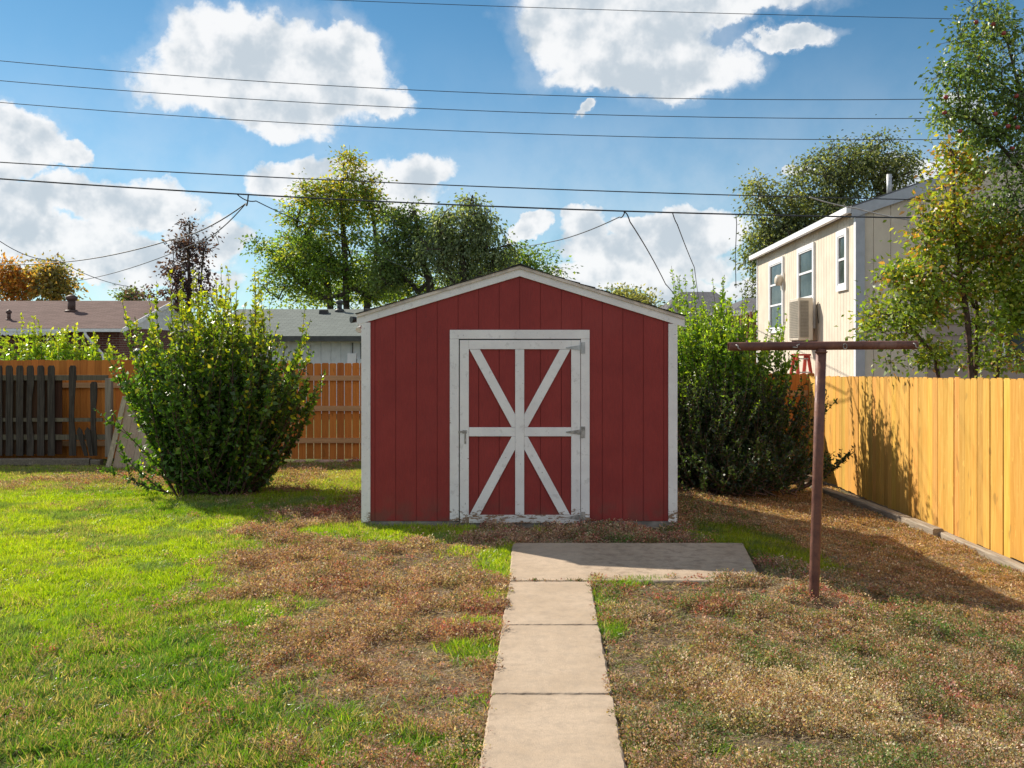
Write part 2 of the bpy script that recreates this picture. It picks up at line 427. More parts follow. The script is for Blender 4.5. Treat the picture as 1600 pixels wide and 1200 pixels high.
# ------------------------------------------------------------------ ground
SH = dict(x0=-1.472, x1=1.618, y0=9.895, y1=13.0)
def pathx(y): return -.136 + (np.asarray(y) - 4.08) * .0345       # left edge of the path
def zg(x, y):
    x = np.asarray(x, float); y = np.asarray(y, float)
    z = -.36 * sst(1.0, 5.0, x) * sst(2, 5, y)
    z = z - .10 * sst(10, 16.5, y) * (1 - sst(1, 4, x))
    z = z - .02 * sst(-1, -4, x)
    z = z - .035
    e = np.maximum(np.maximum(x - 2.0, 7.5 - y), y - 9.0); near = (y > 7.0) & (x > -.5)
    k = np.where(near, sst(.75, .0, np.maximum(e, 0)), 0.0)
    return z*(1 - k) + np.maximum(z, -.03)*k
def on_path(x, y, g=0.0):
    x = np.asarray(x); y = np.asarray(y); l = pathx(y)
    a = (x > l - g) & (x < l + .605 + g) & (y < 7.8)
    b = (x > -.01 - g) & (x < 1.96 + (y - 7.6)*.08 + g) & (y > 7.55 - g) & (y < 8.91 + g)
    return a | b
def in_shed(x, y, g=.0): return (x > SH['x0'] - g) & (x < SH['x1'] + g) & (y > SH['y0'] - g) & (y < SH['y1'] + .2)
def green(x, y):
    x = np.asarray(x, float); y = np.asarray(y, float)
    xb = np.interp(y, [3, 4.2, 5.3, 6.6, 8.3, 10.6, 12.5, 14, 17], [-.15, -.45, -.85, -1.5, -2.3, -2.4, -1.5, -1.0, -1.0])
    n = fbm(x, y, .9, 2) - .5; n2 = fbm(x, y, .28, 9) - .5
    g = sst(.50, -.40, x - xb + n*1.25 + n2*.9)
    g = np.maximum(g, .96*sst(.10, -.55, x - xb + n*.9 + n2*.9))
    back = sst(12.0, 13.4, y + n*2) * (x < -1) * (1 - .8*sst(-3.0, -2.4, x)*1.0)
    g = g * (1 - .42*back*sst(.42, .62, fbm(x, y, 1.4, 21)+.1))
    g = np.maximum(g, sst(.70, .25, np.abs(y - 9.62) + np.maximum(0, -1.9 - x) + np.maximum(0, x + .55) + n*.3))        # along the left of the shed front
    g = np.maximum(g, sst(.65, .1, np.hypot((x - 2.25)/.75, (y - 9.3)/1.6) - .35 + n*.6 + n2*.3))                    # right corner of the shed
    g = g*(1 - .5*sst(6.0, 4.6, y)*sst(-1.7, -.6, x)*sst(.62, .40, fbm(x, y, .30, 44)))
    e = np.abs(x - (pathx(y) - .10))
    for yc, wy, wx, am in ((8.15, .75, .22, 1), (6.95, .30, .16, .9), (6.35, .14, .3, .7), (5.65, .30, .30, 1), (4.95, .12, .5, .5), (4.3, .25, .2, .8), (8.6, .3, .5, .5)):
        g = np.maximum(g, am*sst(1.25, .4, np.hypot(e/wx, (y - yc)/wy) + n*1.5 + n2*1.2))
    e2 = np.abs(x - (pathx(y) + .66))
    for yc, wy, wx, am in ((7.45, .15, .35, .9), (6.2, .45, .12, .55), (7.0, .2, .1, .6), (4.2, .2, .3, .4)):
        g = np.maximum(g, am*sst(1.25, .4, np.hypot(e2/wx, (y - yc)/wy) + n*1.5 + n2*1.2))
    g = np.maximum(g, .75*sst(.62, .86, fbm(x, y, .30, 14)*.7 + .3*fbm(x, y, 1.3, 15)))
    return np.clip(g, 0, 1)

def axis(a, b, step, far_a, far_b):
    m = list(np.arange(a, b + 1e-6, step)); s = step
    lo = []; v = a
    while v > far_a: s *= 1.35; v -= s; lo.append(v)
    s = step; hi = []; v = b
    while v < far_b: s *= 1.35; v += s; hi.append(v)
    return np.array(lo[::-1] + m + hi)
gx = axis(-9, 8, .12, -600, 600); gy = axis(2.4, 18, .12, -300, 900)
X, Y = np.meshgrid(gx, gy); Z = zg(X, Y) + (fbm(X, Y, .35, 4) - .5) * .03 * (Y < 20) * (Y > 2)
Z = np.where(on_path(X, Y, .06), np.minimum(Z, -.045), Z)
nx, ny = len(gx), len(gy)
vs = np.stack([X, Y, Z], -1).reshape(-1, 3)
ii = np.arange(nx*ny).reshape(ny, nx)
fs = np.stack([ii[:-1, :-1], ii[:-1, 1:], ii[1:, 1:], ii[1:, :-1]], -1).reshape(-1, 4)
me = bpy.data.meshes.new('ground'); me.from_pydata(vs.tolist(), [], fs.tolist()); me.update()
me.polygons.foreach_set('use_smooth', [True]*len(me.polygons))
G = green(vs[:, 0], vs[:, 1])[:, None]
soil = np.array([.13, .097, .072]); gr = np.array([.075, .12, .018])
dry = sst(.35, .65, fbm(vs[:, 0], vs[:, 1], .8, 40))[:, None]
soilc = soil*(1-dry) + np.array([.24, .18, .12])*dry
cc = np.ones((len(vs), 4), np.float32); cc[:, :3] = soilc*(1-G) + gr*G
me.color_attributes.new('Col', 'FLOAT_COLOR', 'POINT').data.foreach_set('color', cc.ravel())
tag(link('ground', me, M_ground), kind='structure')

# path: slabs with open joints
mb = MB()
_sr = np.random.default_rng(77)
def slab(y0, y1, l0, r0, l1, r1):
    def side(p, q, n, a):                       # worn, slightly ragged edge
        t = np.linspace(0, 1, n, endpoint=False)[:, None]; e = np.array(p) + (np.array(q) - np.array(p))*t
        j = _sr.normal(0, a, (n, 2)); j[0] = _sr.uniform(.004, .012, 2)*np.sign(((np.array((l0+r0+l1+r1))/4 - p[0]), (y0+y1)/2 - p[1])); return e + j
    rim = np.concatenate([side((l0, y0), (r0, y0), 24, .0012), side((r0, y0), (r1, y1), 30, .0020), side((r1, y1), (l1, y1), 24, .0012), side((l1, y1), (l0, y0), 30, .0020)])
    c = rim.mean(0); n = len(rim); d = c - rim; d = d/np.linalg.norm(d, axis=1, keepdims=True)
    w = _sr.uniform(.006, .014, n)[:, None]
    vs = [(x, y, -.09) for x, y in rim] + [(x, y, -_sr.uniform(.006, .011)) for x, y in rim] + [(x, y, 0) for x, y in rim + d*w]
    fs = [tuple(range(2*n, 3*n))] + [(i, (i+1) % n, n+(i+1) % n, n+i) for i in range(n)] + [(n+i, n+(i+1) % n, 2*n+(i+1) % n, 2*n+i) for i in range(n)]
    mb.add(vs, fs)
js = [2.5, 3.75, 4.966, 6.225, 7.41]
for a, b in zip(js[:-1], js[1:]):
    slab(a+.004, b-.004, float(pathx(a)), float(pathx(a))+.605, float(pathx(b)), float(pathx(b))+.605)
slab(7.425, 8.90, -.02, 1.86, .0, 2.06)
path = mb.build('path', M_conc); tag(path, kind='structure')

# ------------------------------------------------------------------ grass and weeds
def scatter(n, pdf, box=(-10.8, 7.0, 3.3, 16.7), dens_pow=1.5):
    x0, x1, y0, y1 = box
    u = rng.random(n*4)
    k = 1 - dens_pow + 0                      # more of them near the viewer's side of the yard
    y = (y0**k + u*(y1**k - y0**k))**(1/k) if abs(k) > 1e-3 else y0*(y1/y0)**u
    xr = np.minimum(np.abs(.58*y) + 2.0, 12)
    x = rng.uniform(-1, 1, len(y)) * xr
    keep = (x > x0) & (x < x1) & (rng.random(len(y)) < xr/12.0)
    x, y = x[keep], y[keep]
    ok = (~on_path(x, y, .0)) & (~in_shed(x, y, .02)) & (x < 4.86)
    x, y = x[ok], y[ok]
    p = pdf(x, y); ok = rng.random(len(x)) < p
    return x[ok], y[ok]

def make_grass():
    x, y = scatter(1300000, lambda x, y: green(x, y)**1.3*(.22 + .30*sst(5.2, 7.0, y) + .60*sst(.36, .60, fbm(x, y, .15, 50))), dens_pow=1.0)
    n = len(x); lean = rng.uniform(0, 2*np.pi, n)
    big = fbm(x, y, 1.6, 61); cl = fbm(x, y, .15, 50); near = sst(7.0, 4.5, y)
    L = (.022 + .045*cl) * rng.uniform(.5, 1.45, n) * (1 + .18*near)
    sp = rng.uniform(.15, 1.1, n) + .7*near*rng.random(n)
    wnd = fbm(x, y, .35, 66)*12
    d = np.stack([np.cos(lean)*sp + .6*np.cos(wnd), np.sin(lean)*sp + .6*np.sin(wnd), np.ones(n)], -1)
    W = (.0030 + .0022*rng.random(n)) * (y/5)**.5 * (1 + .35*near)
    near2 = sst(6.8, 4.6, y)[:, None]; a = np.array([.17, .31, .012])*(1 - near2) + np.array([.13, .235, .025])*near2; b = np.array([.42, .53, .02]); c = np.array([.055, .15, .022]); st = np.array([.50, .42, .22])
    t = np.clip((big - .35)*2.0 + .55*sst(5.5, 8, y) - .15 + rng.normal(0, .22, n), 0, 1)[:, None]
    co = a*(1-t) + b*t
    k = (rng.random(n) < .22 + .2*near)[:, None]; co = np.where(k, c*1.0 + co*.35, co)
    blue = sst(.60, .70, fbm(x, y, .45, 68))[:, None]*.7; co = co*(1-blue) + np.array([.15, .24, .10])*blue
    fade = (.14*near + .25*sst(.45, .7, fbm(x, y, .5, 63)) + .40*sst(12.2, 13.6, y) + .07)
    k = (rng.random(n) < fade)[:, None]; co = np.where(k, st*rng.uniform(.5, 1.1, (n, 1)), co)
    co = co*rng.uniform(.7, 1.3, (n, 1))*np.where(x > 1.3, .62, 1.0)[:, None]  # blade colour darkened on the right, for the shaded patch by the slab
    base = np.stack([x, y, zg(x, y) - .004], -1)
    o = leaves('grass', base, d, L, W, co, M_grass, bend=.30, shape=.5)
    tag(o, kind='stuff', label='green lawn grass spreading over the left of the yard', cat='grass')
    return n
print('grass', make_grass())

BR = dict(brown=(.32,.185,.13), pink=(.47,.285,.22), tan=(.50,.365,.25), olive=(.19,.22,.09), red=(.42,.15,.13), straw=(.62,.51,.37), grn=(.13,.24,.06), grey=(.26,.26,.18), gold=(.42,.275,.15))
BRk = list(BR); BRv = np.array([BR[k] for k in BRk])
def weed_kind(x, y):
    """share of each kind of weed at a place, then one drawn for each plant"""
    n = len(x); q = fbm(x, y, .7, 80); q2 = fbm(x, y, .9, 90); q3 = fbm(x, y, .5, 95)
    right = sst(.3, .8, x); dry = sst(2.0, 3.0, x)*sst(7.0, 8.2, y); spot = sst(.95, .3, np.hypot(x - 1.45, (y - 4.9)*.9) + (q - .5)*1.5)
    w = {'brown': .9 + 0*x, 'pink': 1.3*(1 - right*.45), 'tan': .7 - .3*right + .8*sst(.45, .6, q3), 'olive': .15 + right*(.55 + 1.8*sst(.50, .62, q)) + .4*(1-right)*sst(.55, .65, q),
         'red': .14 + 1.6*sst(.58, .70, q2), 'straw': .22 - .08*right + 5*spot, 'grn': .05 + right*.9*sst(.55, .70, q), 'grey': .12 + .35*right, 'gold': .15 + 1.5*spot}
    W = np.stack([w[k] for k in BRk], -1)
    D = np.array([.7, .3, .5, .06, .02, .35, .03, .05, 2.6]); W = W*(1 - dry[:, None]) + D*dry[:, None]
    C = np.cumsum(W, 1); C /= C[:, -1:]
    return (rng.random((n, 1)) > C).sum(1)
def make_weeds():
    B, D, L_, W_, C_ = [], [], [], [], []
    cover = lambda x, y: np.clip(1.05 - green(x, y)*1.06, .012, 1)
    patch = lambda x, y: .10 + .90*sst(.33, .54, fbm(x, y, .34, 70))
    # low mounds of small leaves
    x, y = scatter(40000, lambda x, y: cover(x, y)*(.22 + .78*patch(x, y)), dens_pow=.8)
    n = len(x); dry = sst(2.0, 3.0, x)*sst(7.0, 8.2, y)
    r = rng.uniform(.022, .085, n)*(.60 + .6*patch(x, y)); h = (.018 + .55*r + .016*rng.random(n))*(.45 + .85*patch(x, y))*(1 - .45*dry)
    kd = weed_kind(x, y); tone = rng.uniform(.75, 1.25, n)
    m = np.maximum(10, (r**2*19000*(5.5/np.maximum(y, 4.5))**.8)).astype(int); i = np.repeat(np.arange(n), m); N = len(i)
    an = rng.uniform(0, 2*np.pi, N); q = np.sqrt(rng.random(N)); lump = 1 + .25*np.sin(an*3 + i)
    bx = x[i] + np.cos(an)*q*r[i]*lump; by = y[i] + np.sin(an)*q*r[i]*lump
    bz = zg(bx, by) + h[i]*(1 - q**2)*rng.uniform(.25, 1.0, N)
    B.append(np.stack([bx, by, bz], -1)); D.append(np.stack([np.cos(an)*.8 + rng.normal(0, .6, N), np.sin(an)*.8 + rng.normal(0, .6, N), rng.uniform(0, 1.3, N)], -1))
    l = rng.uniform(.008, .019, N)*(by/5)**.5; L_.append(l); W_.append(l*rng.uniform(.3, .75, N))
    own = rng.random(N) < .72; other = weed_kind(bx, by); c = np.where(own[:, None], BRv[kd[i]], BRv[other]); C_.append(c*tone[i][:, None]*rng.uniform(.6, 1.4, (N, 1)))
    # thin ground cover between them
    x, y = scatter(470000, lambda x, y: cover(x, y)*(.25 + .6*patch(x, y)), dens_pow=1.0)
    n = len(x); an = rng.uniform(0, 6.283, n)
    B.append(np.stack([x, y, zg(x, y) + rng.uniform(0, .010, n)], -1)); D.append(np.stack([np.cos(an), np.sin(an), rng.uniform(-.05, .8, n)], -1))
    l = rng.uniform(.007, .020, n)*(y/5)**.55; L_.append(l); W_.append(l*rng.uniform(.15, .5, n)); C_.append(BRv[weed_kind(x, y)]*rng.uniform(.55, 1.2, (n, 1)))
    # a few in the joint of the path
    n = 260; x = rng.uniform(-.02, .62, n); x = x + .05*np.sin(x*19); y = 7.417 + rng.normal(0, .012, n)
    B.append(np.stack([x, y, rng.uniform(-.01, .01, n)], -1)); D.append(np.stack([rng.normal(0, 1, n), rng.normal(0, 1, n), rng.uniform(.2, 1.2, n)], -1))
    L_.append(rng.uniform(.01, .03, n)); W_.append(rng.uniform(.003, .008, n)); C_.append(BRv[rng.integers(0, len(BRv), n)]*.7)
    B, D, L_, W_, C_ = [np.concatenate(v) for v in (B, D, L_, W_, C_)]
    ok = ~on_path(B[:, 0], B[:, 1], -.022 - .02) | (B[:, 2] > -.012) & (np.abs(B[:, 1] - 7.417) < .06)
    B, D, L_, W_, C_ = [v[ok] for v in (B, D, L_, W_, C_)]
    o = leaves('dry_weeds', B, D, L_, W_, C_*(1 + rng.normal(0, .07, C_.shape)), M_weed, bend=.1)
    tag(o, kind='stuff', label='reddish brown dried weeds covering the bare soil beside the path', cat='weeds')
    nW = len(B)
    x, y = scatter(190000, lambda x, y: np.clip(1.0 - green(x, y), .02, 1)*(.25 + .75*sst(.6, .4, fbm(x, y, .34, 70))), dens_pow=1.0)
    n = len(x); an = rng.uniform(0, 6.283, n)
    base = np.stack([x, y, zg(x, y) + .003 + .016*rng.random(n)], -1)
    d = np.stack([np.cos(an), np.sin(an), rng.normal(.10, .18, n)], -1)
    L = rng.uniform(.02, .07, n); W = (.0016 + .0012*rng.random(n))*(y/5)**.5
    co = np.array([.58, .46, .32])*rng.uniform(.45, 1.15, (n, 1))
    o = leaves('straw_litter', base, d, L, W, co, M_weed, bend=.05)
    tag(o, kind='stuff', label='pale dead straw lying flat between the weeds', cat='straw')
    return nW
print('weeds', make_weeds())

# ------------------------------------------------------------------ plants
def lerp_cols(pal, idx): return np.array(pal)[idx]
def tree(name, label, cat, base, stems, blobs, ncl, nleaf, lsize, clr, pal, w, bark=None, droop=0.0, leafm=None, r0=.012, group=None, flat=.75, bare=0.0, seed=0, top_pal=None, crown='crown'):
    global rng
    keep = rng; rng = np.random.default_rng(1000 + seed)
    base = np.array(base, float)
    root = empty(name, tuple(base), label=label, cat=cat, group=group)
    # cluster centres
    vol = np.array([b[1][0]*b[1][1]*b[1][2] for b in blobs])**.8; vol = vol/vol.sum()
    which = rng.choice(len(blobs), ncl, p=vol)
    dv = unit(rng.normal(size=(ncl, 3))); rr = rng.random(ncl)**(1/2.6)
    cen = np.array([b[0] for b in blobs], float)[which] + dv*rr[:, None]*np.array([b[1] for b in blobs], float)[which]
    cen = cen - base
    pos = []; par = []
    for st in stems:
        prev = -1
        for p in st:
            pos.append(np.array(p, float) - base); par.append(prev); prev = len(pos) - 1
    P0 = np.array(pos); order = np.argsort([np.min(np.linalg.norm(P0 - c, axis=1)) for c in cen])
    tips = []
    first = {0}
    for i in order:
        c = cen[i]; A = np.array(pos); v = c - A; dd = np.linalg.norm(v, axis=1)
        cost = dd*(1 + .8*np.clip(-v[:, 2]/(dd + 1e-6) + .15, 0, 1.2)) + .15*np.linalg.norm(A - P0[0], axis=1)*0
        cost[0] += 5
        j = int(np.argmin(cost)); a = A[j]; k = max(2, int(dd[j]/.45)); k = min(k, 6); prev = j
        bow = np.array([0, 0, 1.0])*dd[j]*.10 + rng.normal(size=3)*dd[j]*.06
        for s in range(1, k+1):
            t = s/k; p = a + (c - a)*t + bow*math.sin(math.pi*t)
            pos.append(p); par.append(prev); prev = len(pos) - 1
        tips.append((prev, i))
    pos = np.array(pos); cnt = np.zeros(len(pos))
    for t, _ in tips:
        k = t
        while k != -1: cnt[k] += 1; k = par[k]
    rad = r0*np.maximum(cnt, 1)**.46
    mbt = MB(); mbs = []
    for k in range(len(pos)):
        p = par[k]
        if p >= 0:
            n = 7 if rad[k] > .05 else (5 if rad[k] > .02 else 3)
            mbt.tube([pos[p], pos[k]], [min(rad[p], rad[k]*1.35), rad[k]], n, cap=False)
    # twigs
    for t, i in tips:
        for _ in range(4 if bare <= 0 else 7):
            dr = rng.normal(size=3); dr[2] += .4 - droop; dr /= np.linalg.norm(dr)
            q = pos[t] + dr*clr*rng.uniform(.6, 1.2); mbt.tube([pos[t], (pos[t]+q)/2 + rng.normal(size=3)*clr*.08, q], [r0*.7, r0*.5, r0*.25], 3, cap=False)
    mbt.build('trunk', bark or M_bark, root)
    # leaves
    wts = rng.uniform(.5, 1.5, ncl)
    if bare > 0: wts[rng.random(ncl) < bare] = 0.0
    wts /= wts.sum()
    cid = rng.choice(ncl, nleaf, p=wts); N = nleaf
    off = rng.normal(size=(N, 3))*clr*np.array([.62, .62, .62*flat])
    off[:, 2] -= droop*np.abs(rng.normal(size=N))*clr
    b = cen[cid] + off
    d = unit(off + rng.normal(size=(N, 3))*clr*.6); d[:, 2] -= .25 + droop*.9
    L = lsize*rng.uniform(.6, 1.35, N)
    pal = np.array(pal, float)
    cl_i = rng.choice(len(pal), ncl, p=w); li = rng.choice(len(pal), N, p=w)
    ci = np.where(rng.random(N) < .65, cl_i[cid], li); co = pal[ci]
    if top_pal is not None:
        zz = cen[:, 2]; tz = sst(np.quantile(zz, .45), zz.max(), zz)
        k = rng.random(N) < tz[cid]*.75
        tp = np.array(top_pal, float); co = np.where(k[:, None], tp[rng.integers(0, len(tp), N)], co)
    co = co*rng.uniform(.65, 1.35, (N, 1))*rng.uniform(.85, 1.15, ncl)[cid][:, None]
    leaves(crown, b, d, L, L*.55, co, leafm or M_leaf, root, bend=.2)
    rng = keep
    return root

def shrub(name, label, cat, base, H, Rr, nsh, lpm, lsize, pal, tip, seed=0, ry=1.0, topf=.45, leafm=None, low=.35, tipf=.2, spread0=.25, minh=.25, group=None, skew=(0, 0), sub=2, rp=.55, tp=.8, tipp=.8, tlo=.55, hlo=.78, ease=(.55, .95)):
    global rng
    keep = rng; rng = np.random.default_rng(2000 + seed)
    root = empty(name, base, label=label, cat=cat, group=group)
    B = []; D = []; C = []; LL = []; mbt = MB()
    pal = np.array(pal, float); tip = np.array(tip, float)
    for s in range(nsh):
        phi = rng.uniform(0, 2*np.pi); rho = rng.random()**rp; short = rng.random() < low
        h = H*(1 - topf*rho**2.0)*rng.uniform(hlo, 1.0)
        if short: h = H*rng.uniform(minh, .62); rho = rng.uniform(.55, .92)
        dirn = np.array([math.cos(phi), math.sin(phi)*ry])
        st = np.clip(rng.normal(0, spread0, 2), -1.6*spread0, 1.6*spread0); m = 9; ph = rng.uniform(0, 6.28, 2); am = rng.uniform(.02, .09)
        t = np.linspace(0, 1, m)
        r_ = Rr*rho*t**rng.uniform(*ease)
        px = st[0] + dirn[0]*r_ + am*np.sin(t*5+ph[0])*t + skew[0]*t; py = st[1] + dirn[1]*r_ + am*np.sin(t*6+ph[1])*t + skew[1]*t; pz = h*t**1.15
        pts = np.stack([px, py, pz], -1)
        mbt.tube(pts, list(np.linspace(.012, .0025, m)), 4, cap=False)
        seg = np.linalg.norm(np.diff(pts, axis=0), axis=1).sum()
        lines = [(pts, h > H*.0)]
        for q in range(sub):                                        # side shoots
            k = rng.integers(2, m-2); a = pts[k]; dr = rng.normal(size=3)*.5; dr[:2] += dirn*.35; dr[2] = abs(dr[2]) + .7; dr /= np.linalg.norm(dr)
            ln = rng.uniform(.2, .55)*min(1, H/2.2); tt = np.linspace(0, 1, 4)[:, None]; sp = a + dr*ln*tt + np.array([0, 0, .08])*tt**2
            mbt.tube(sp, [.005, .004, .003, .002], 3, cap=False); lines.append((sp, True))
        for li, (ps, _) in enumerate(lines):
            sl = np.linalg.norm(np.diff(ps, axis=0), axis=1).sum(); n = max(3, int(sl*lpm))
            u = rng.uniform(.08 if li == 0 else .0, 1.0, n); k = np.minimum((u*(len(ps)-1)).astype(int), len(ps)-2); f = (u*(len(ps)-1) - k)[:, None]
            b = ps[k]*(1-f) + ps[k+1]*f; ax = unit(ps[k+1] - ps[k])
            rd = unit(rng.normal(size=(n, 3)) - 0*ax); d = rd + ax*.65; d[:, 2] += .05
            top = b[:, 2]/H
            isT = (u > 1 - tipf) & (rng.random(n) < (.12 + tipp*sst(tlo, 1.0, top)))
            c = pal[rng.integers(0, len(pal), n)]; c = np.where(isT[:, None], tip[rng.integers(0, len(tip), n)], c)
            up_ = sst(tlo + .08, 1.02, top)*tipp; mixc = tip[0]*.8
            c = c*(1 - .6*up_[:, None]) + mixc*.6*up_[:, None]
            B.append(b); D.append(d); C.append(c*rng.uniform(.7, 1.3, (n, 1))); LL.append(lsize*rng.uniform(.55, 1.25, n)*(1 - .35*(u > .92)))
    mbt.build('stem', M_bark_r, root)
    B = np.concatenate(B); D = np.concatenate(D); C = np.concatenate(C); LL = np.concatenate(LL)
    leaves('foliage', B, D, LL, LL*.6, C, leafm or M_leaf_dk, root, bend=.25)
    rng = keep
    return root

G1 = [(.07,.15,.025), (.10,.20,.028), (.05,.105,.025), (.14,.27,.03)]
YT = [(.44,.52,.03), (.56,.52,.035), (.34,.46,.03)]
shrub('shrub', 'tall bushy green shrub with yellow tipped shoots left of the red shed', 'shrub', (-3.72, 12.65, float(zg(-3.72, 12.65))), 3.0, 1.16, 350, 52, .076, G1, YT, seed=1, ry=.9, low=.38, minh=.09, topf=.38, rp=.62, hlo=.64, ease=(.62, 1.0), spread0=.24, tipf=.38, tipp=.9, tlo=.42)

# ------------------------------------------------------------------ shed
F0 = SH['y0']                                   # front plane of the siding
def sx(x): return (x - 800) / 157.6
def szz(y): return 1.7 - (y - 550) / 157.6
def make_shed():
    root = empty('shed', (0, F0, 0), label='red gable front storage shed with white trim and a crossbuck door', cat='shed')
    xl, xr, zb = SH['x0'], SH['x1'], .025
    pk = (sx(812), szz(424)); el_, er = szz(497), szz(499)
    def top(x):
        return el_ + (pk[1]-el_)*(x-xl)/(pk[0]-xl) if x < pk[0] else pk[1] + (er-pk[1])*(x-pk[0])/(xr-pk[0])
    dl, dr, dt = sx(717), sx(907), szz(529)
    D = SH['y1'] - F0
    # body: siding boards proud of a backing, a groove between each two
    w = MB()
    g = [sx(v) for v in (586, 618.4, 650.7, 683.2, 715.8, 748, 780, 812, 844.3, 877, 909, 941, 973, 1005, 1037)]
    xs = [xl] + [v for v in g if xl + .03 < v < xr - .03] + [xr]
    gw = .0032
    for a, b in zip(xs[:-1], xs[1:]):
        a2, b2 = a + (gw if a > xl else 0), b - (gw if b < xr else 0)
        lo = zb
        if a2 < dr and b2 > dl:                    # board runs through the doorway
            segs = []
            if a2 < dl: segs.append((a2, dl, zb))
            if b2 > dr: segs.append((dr, b2, zb))
            segs.append((max(a2, dl), min(b2, dr), dt))
        else: segs = [(a2, b2, zb)]
        for (p, q, z0) in segs:
            poly = [(p, z0), (q, z0), (q, top(q))] + ([(pk[0], pk[1])] if p < pk[0] < q else []) + [(p, top(p))]
            w.prism(poly, 0, .012)
    w.prism([(xl+.002, zb+.003), (dl, zb+.003), (dl, dt), (dr, dt), (dr, zb+.003), (xr-.002, zb+.003), (xr-.002, er-.002), (pk[0], pk[1]-.002), (xl+.002, el_-.002)], .0065, .05)
    # side and rear walls
    for X0, X1 in ((xl+.001, xl+.04), (xr-.04, xr-.001)):
        w.box(X0, X1, .051, D, zb, el_ - .03)
    w.prism([(xl+.041, zb), (xr-.041, zb), (xr-.041, er-.02), (pk[0], pk[1]-.02), (xl+.041, el_-.02)], D-.05, D-.001)
    w.build('wall', M_red, root)
    f = MB(); f.box(xl-.005, xr+.0, .004, D, -.16, zb-.002); f.build('foundation', M_found, root, bevel=.006)
    # corner trim
    for a, b in ((xl-.019, xl+.07), (xr-.07, xr+.019)):
        t = MB(); zt = (top(min(max(a, xl), xr)) + top(min(max(b, xl), xr)))/2 - .055
        t.box(a, b, -.019, -.001, zb-.012, zt); t.build('corner_trim', M_trim, root, bevel=.002)
    for sgn, X in ((-1, xl), (1, xr)):
        t = MB(); a, b = (X-.019, X-.0005) if sgn < 0 else (X+.0005, X+.019)
        t.box(a, b, .0, .089, zb-.012, el_-.09); t.build('corner_trim', M_trim, root, bevel=.002)
    # roof deck, shingles, rake boards
    ex_l, ex_r = sx(558), sx(1069)
    sl = (pk[1]-el_)/(pk[0]-xl); sr = (pk[1]-er)/(xr-pk[0])
    def rt(x, off): return (pk[1] - sl*(pk[0]-x) if x < pk[0] else pk[1] - sr*(x-pk[0])) + off
    for nm, x_in, x_out in (('l', pk[0], ex_l), ('r', pk[0], ex_r)):
        rk = MB(); o = .0
        A, B = (x_out, x_in) if x_out < x_in else (x_in, x_out)
        rk.prism([(A, rt(A, -.050)), (B, rt(B, -.050)), (B, rt(B, .040)), (A, rt(A, .040))], -.022, -.0005)
        rk.build('rake_board', M_trim, root, bevel=.002)
        r2 = MB(); r2.prism([(A, rt(A, .024)), (B, rt(B, .024)), (B, rt(B, .055)), (A, rt(A, .055))], -.040, -.0225)
        r2.build('drip_board', plain('tan_worn_paint', (.62,.55,.49), .7, .3, .2, 12), root, bevel=.0015)
    rf = MB()
    for A, B in ((ex_l, pk[0]), (pk[0], ex_r)):
        rf.prism([(A, rt(A, .041)), (B, rt(B, .041)), (B, rt(B, .054)), (A, rt(A, .054))], -.022, D + .06)
    rf.build('roof_deck', M_greyw, root); tone_n(rf_o := root.children[-1], 8, 1, 1)
    rs = MB(); n = 0; r_ = random.Random(3)
    for A, B, sg in ((ex_l-.012, pk[0], 1), (ex_r+.012, pk[0], -1)):
        steps = 11
        for k in range(steps):
            a = A + (B-A)*k/steps; b = A + (B-A)*(k+1.12)/steps
            if (sg > 0 and b > B) or (sg < 0 and b < B): b = B
            y = -.050
            while y < D + .06:
                y2 = min(y + .30, D + .07); j = r_.uniform(0, .003) + (.004 if y < 0 else 0)
                za, zb_ = rt(a, .064+j), rt(b, .0585)
                p = [(a, za-.008), (b, zb_-.003), (b, zb_+.001), (a, za)]
                if sg < 0: p = [(x, z) for x, z in reversed(p)]
                yy0 = y + (r_.uniform(-.012, .006) if y < 0 else .002)
                rs.prism(p, yy0, y2); y = y2
    rs.prism([(pk[0]-.12, rt(pk[0]-.12, .066)), (pk[0], rt(pk[0], .068)), (pk[0]+.12, rt(pk[0]+.12, .066)), (pk[0]+.12, rt(pk[0]+.12, .072)), (pk[0], rt(pk[0], .076)), (pk[0]-.12, rt(pk[0]-.12, .072))], -.052, D+.07)
    rs.build('shingles', M_shS, root)
    # door casing
    c = MB(); y0, y1 = -.020, -.001
    c.box(sx(703), sx(921), y0, y1, szz(529.5), szz(515.5)); c.build('door_casing', M_trim, root, bevel=.002)
    for a, b in ((703, 717), (907.5, 921)):
        c = MB(); c.box(sx(a), sx(b), y0, y1, .028, szz(529.8)); c.build('door_casing', M_trim, root, bevel=.002)
    dk = MB(); dk.box(sx(717)-.001, sx(907)+.001, .030, .045, .02, dt); dk.build('black_backing', M_black, root)  # black sheet across the doorway behind the door, keeps its gaps dark
    # door
    dx0, dx1, dz0, dz1 = sx(718.6), sx(906.6), szz(817), szz(531.4)
    door = MB()
    gs = [sx(v) for v in (748, 780, 812, 844.3, 877)]; e = [dx0+.01] + gs + [dx1-.01]
    for a, b in zip(e[:-1], e[1:]): door.box(a+.003, b-.003, .001, .012, dz0+.01, dz1-.01)
    door.box(dx0+.004, dx1-.004, .0125, .028, dz0+.004, dz1-.004)
    d = door.build('door', M_red, root)
    def piece(nm, poly, y0=-.018, y1=-.0005, m=M_trim):
        p = MB(); p.prism(poly, y0, y1); return p.build(nm, m, d, bevel=.0018)
    def rect(x0, y0p, x1, y1p): a, b, c_, d_ = sx(x0), sx(x1), szz(y1p), szz(y0p); return [(a, c_), (b, c_), (b, d_), (a, d_)]
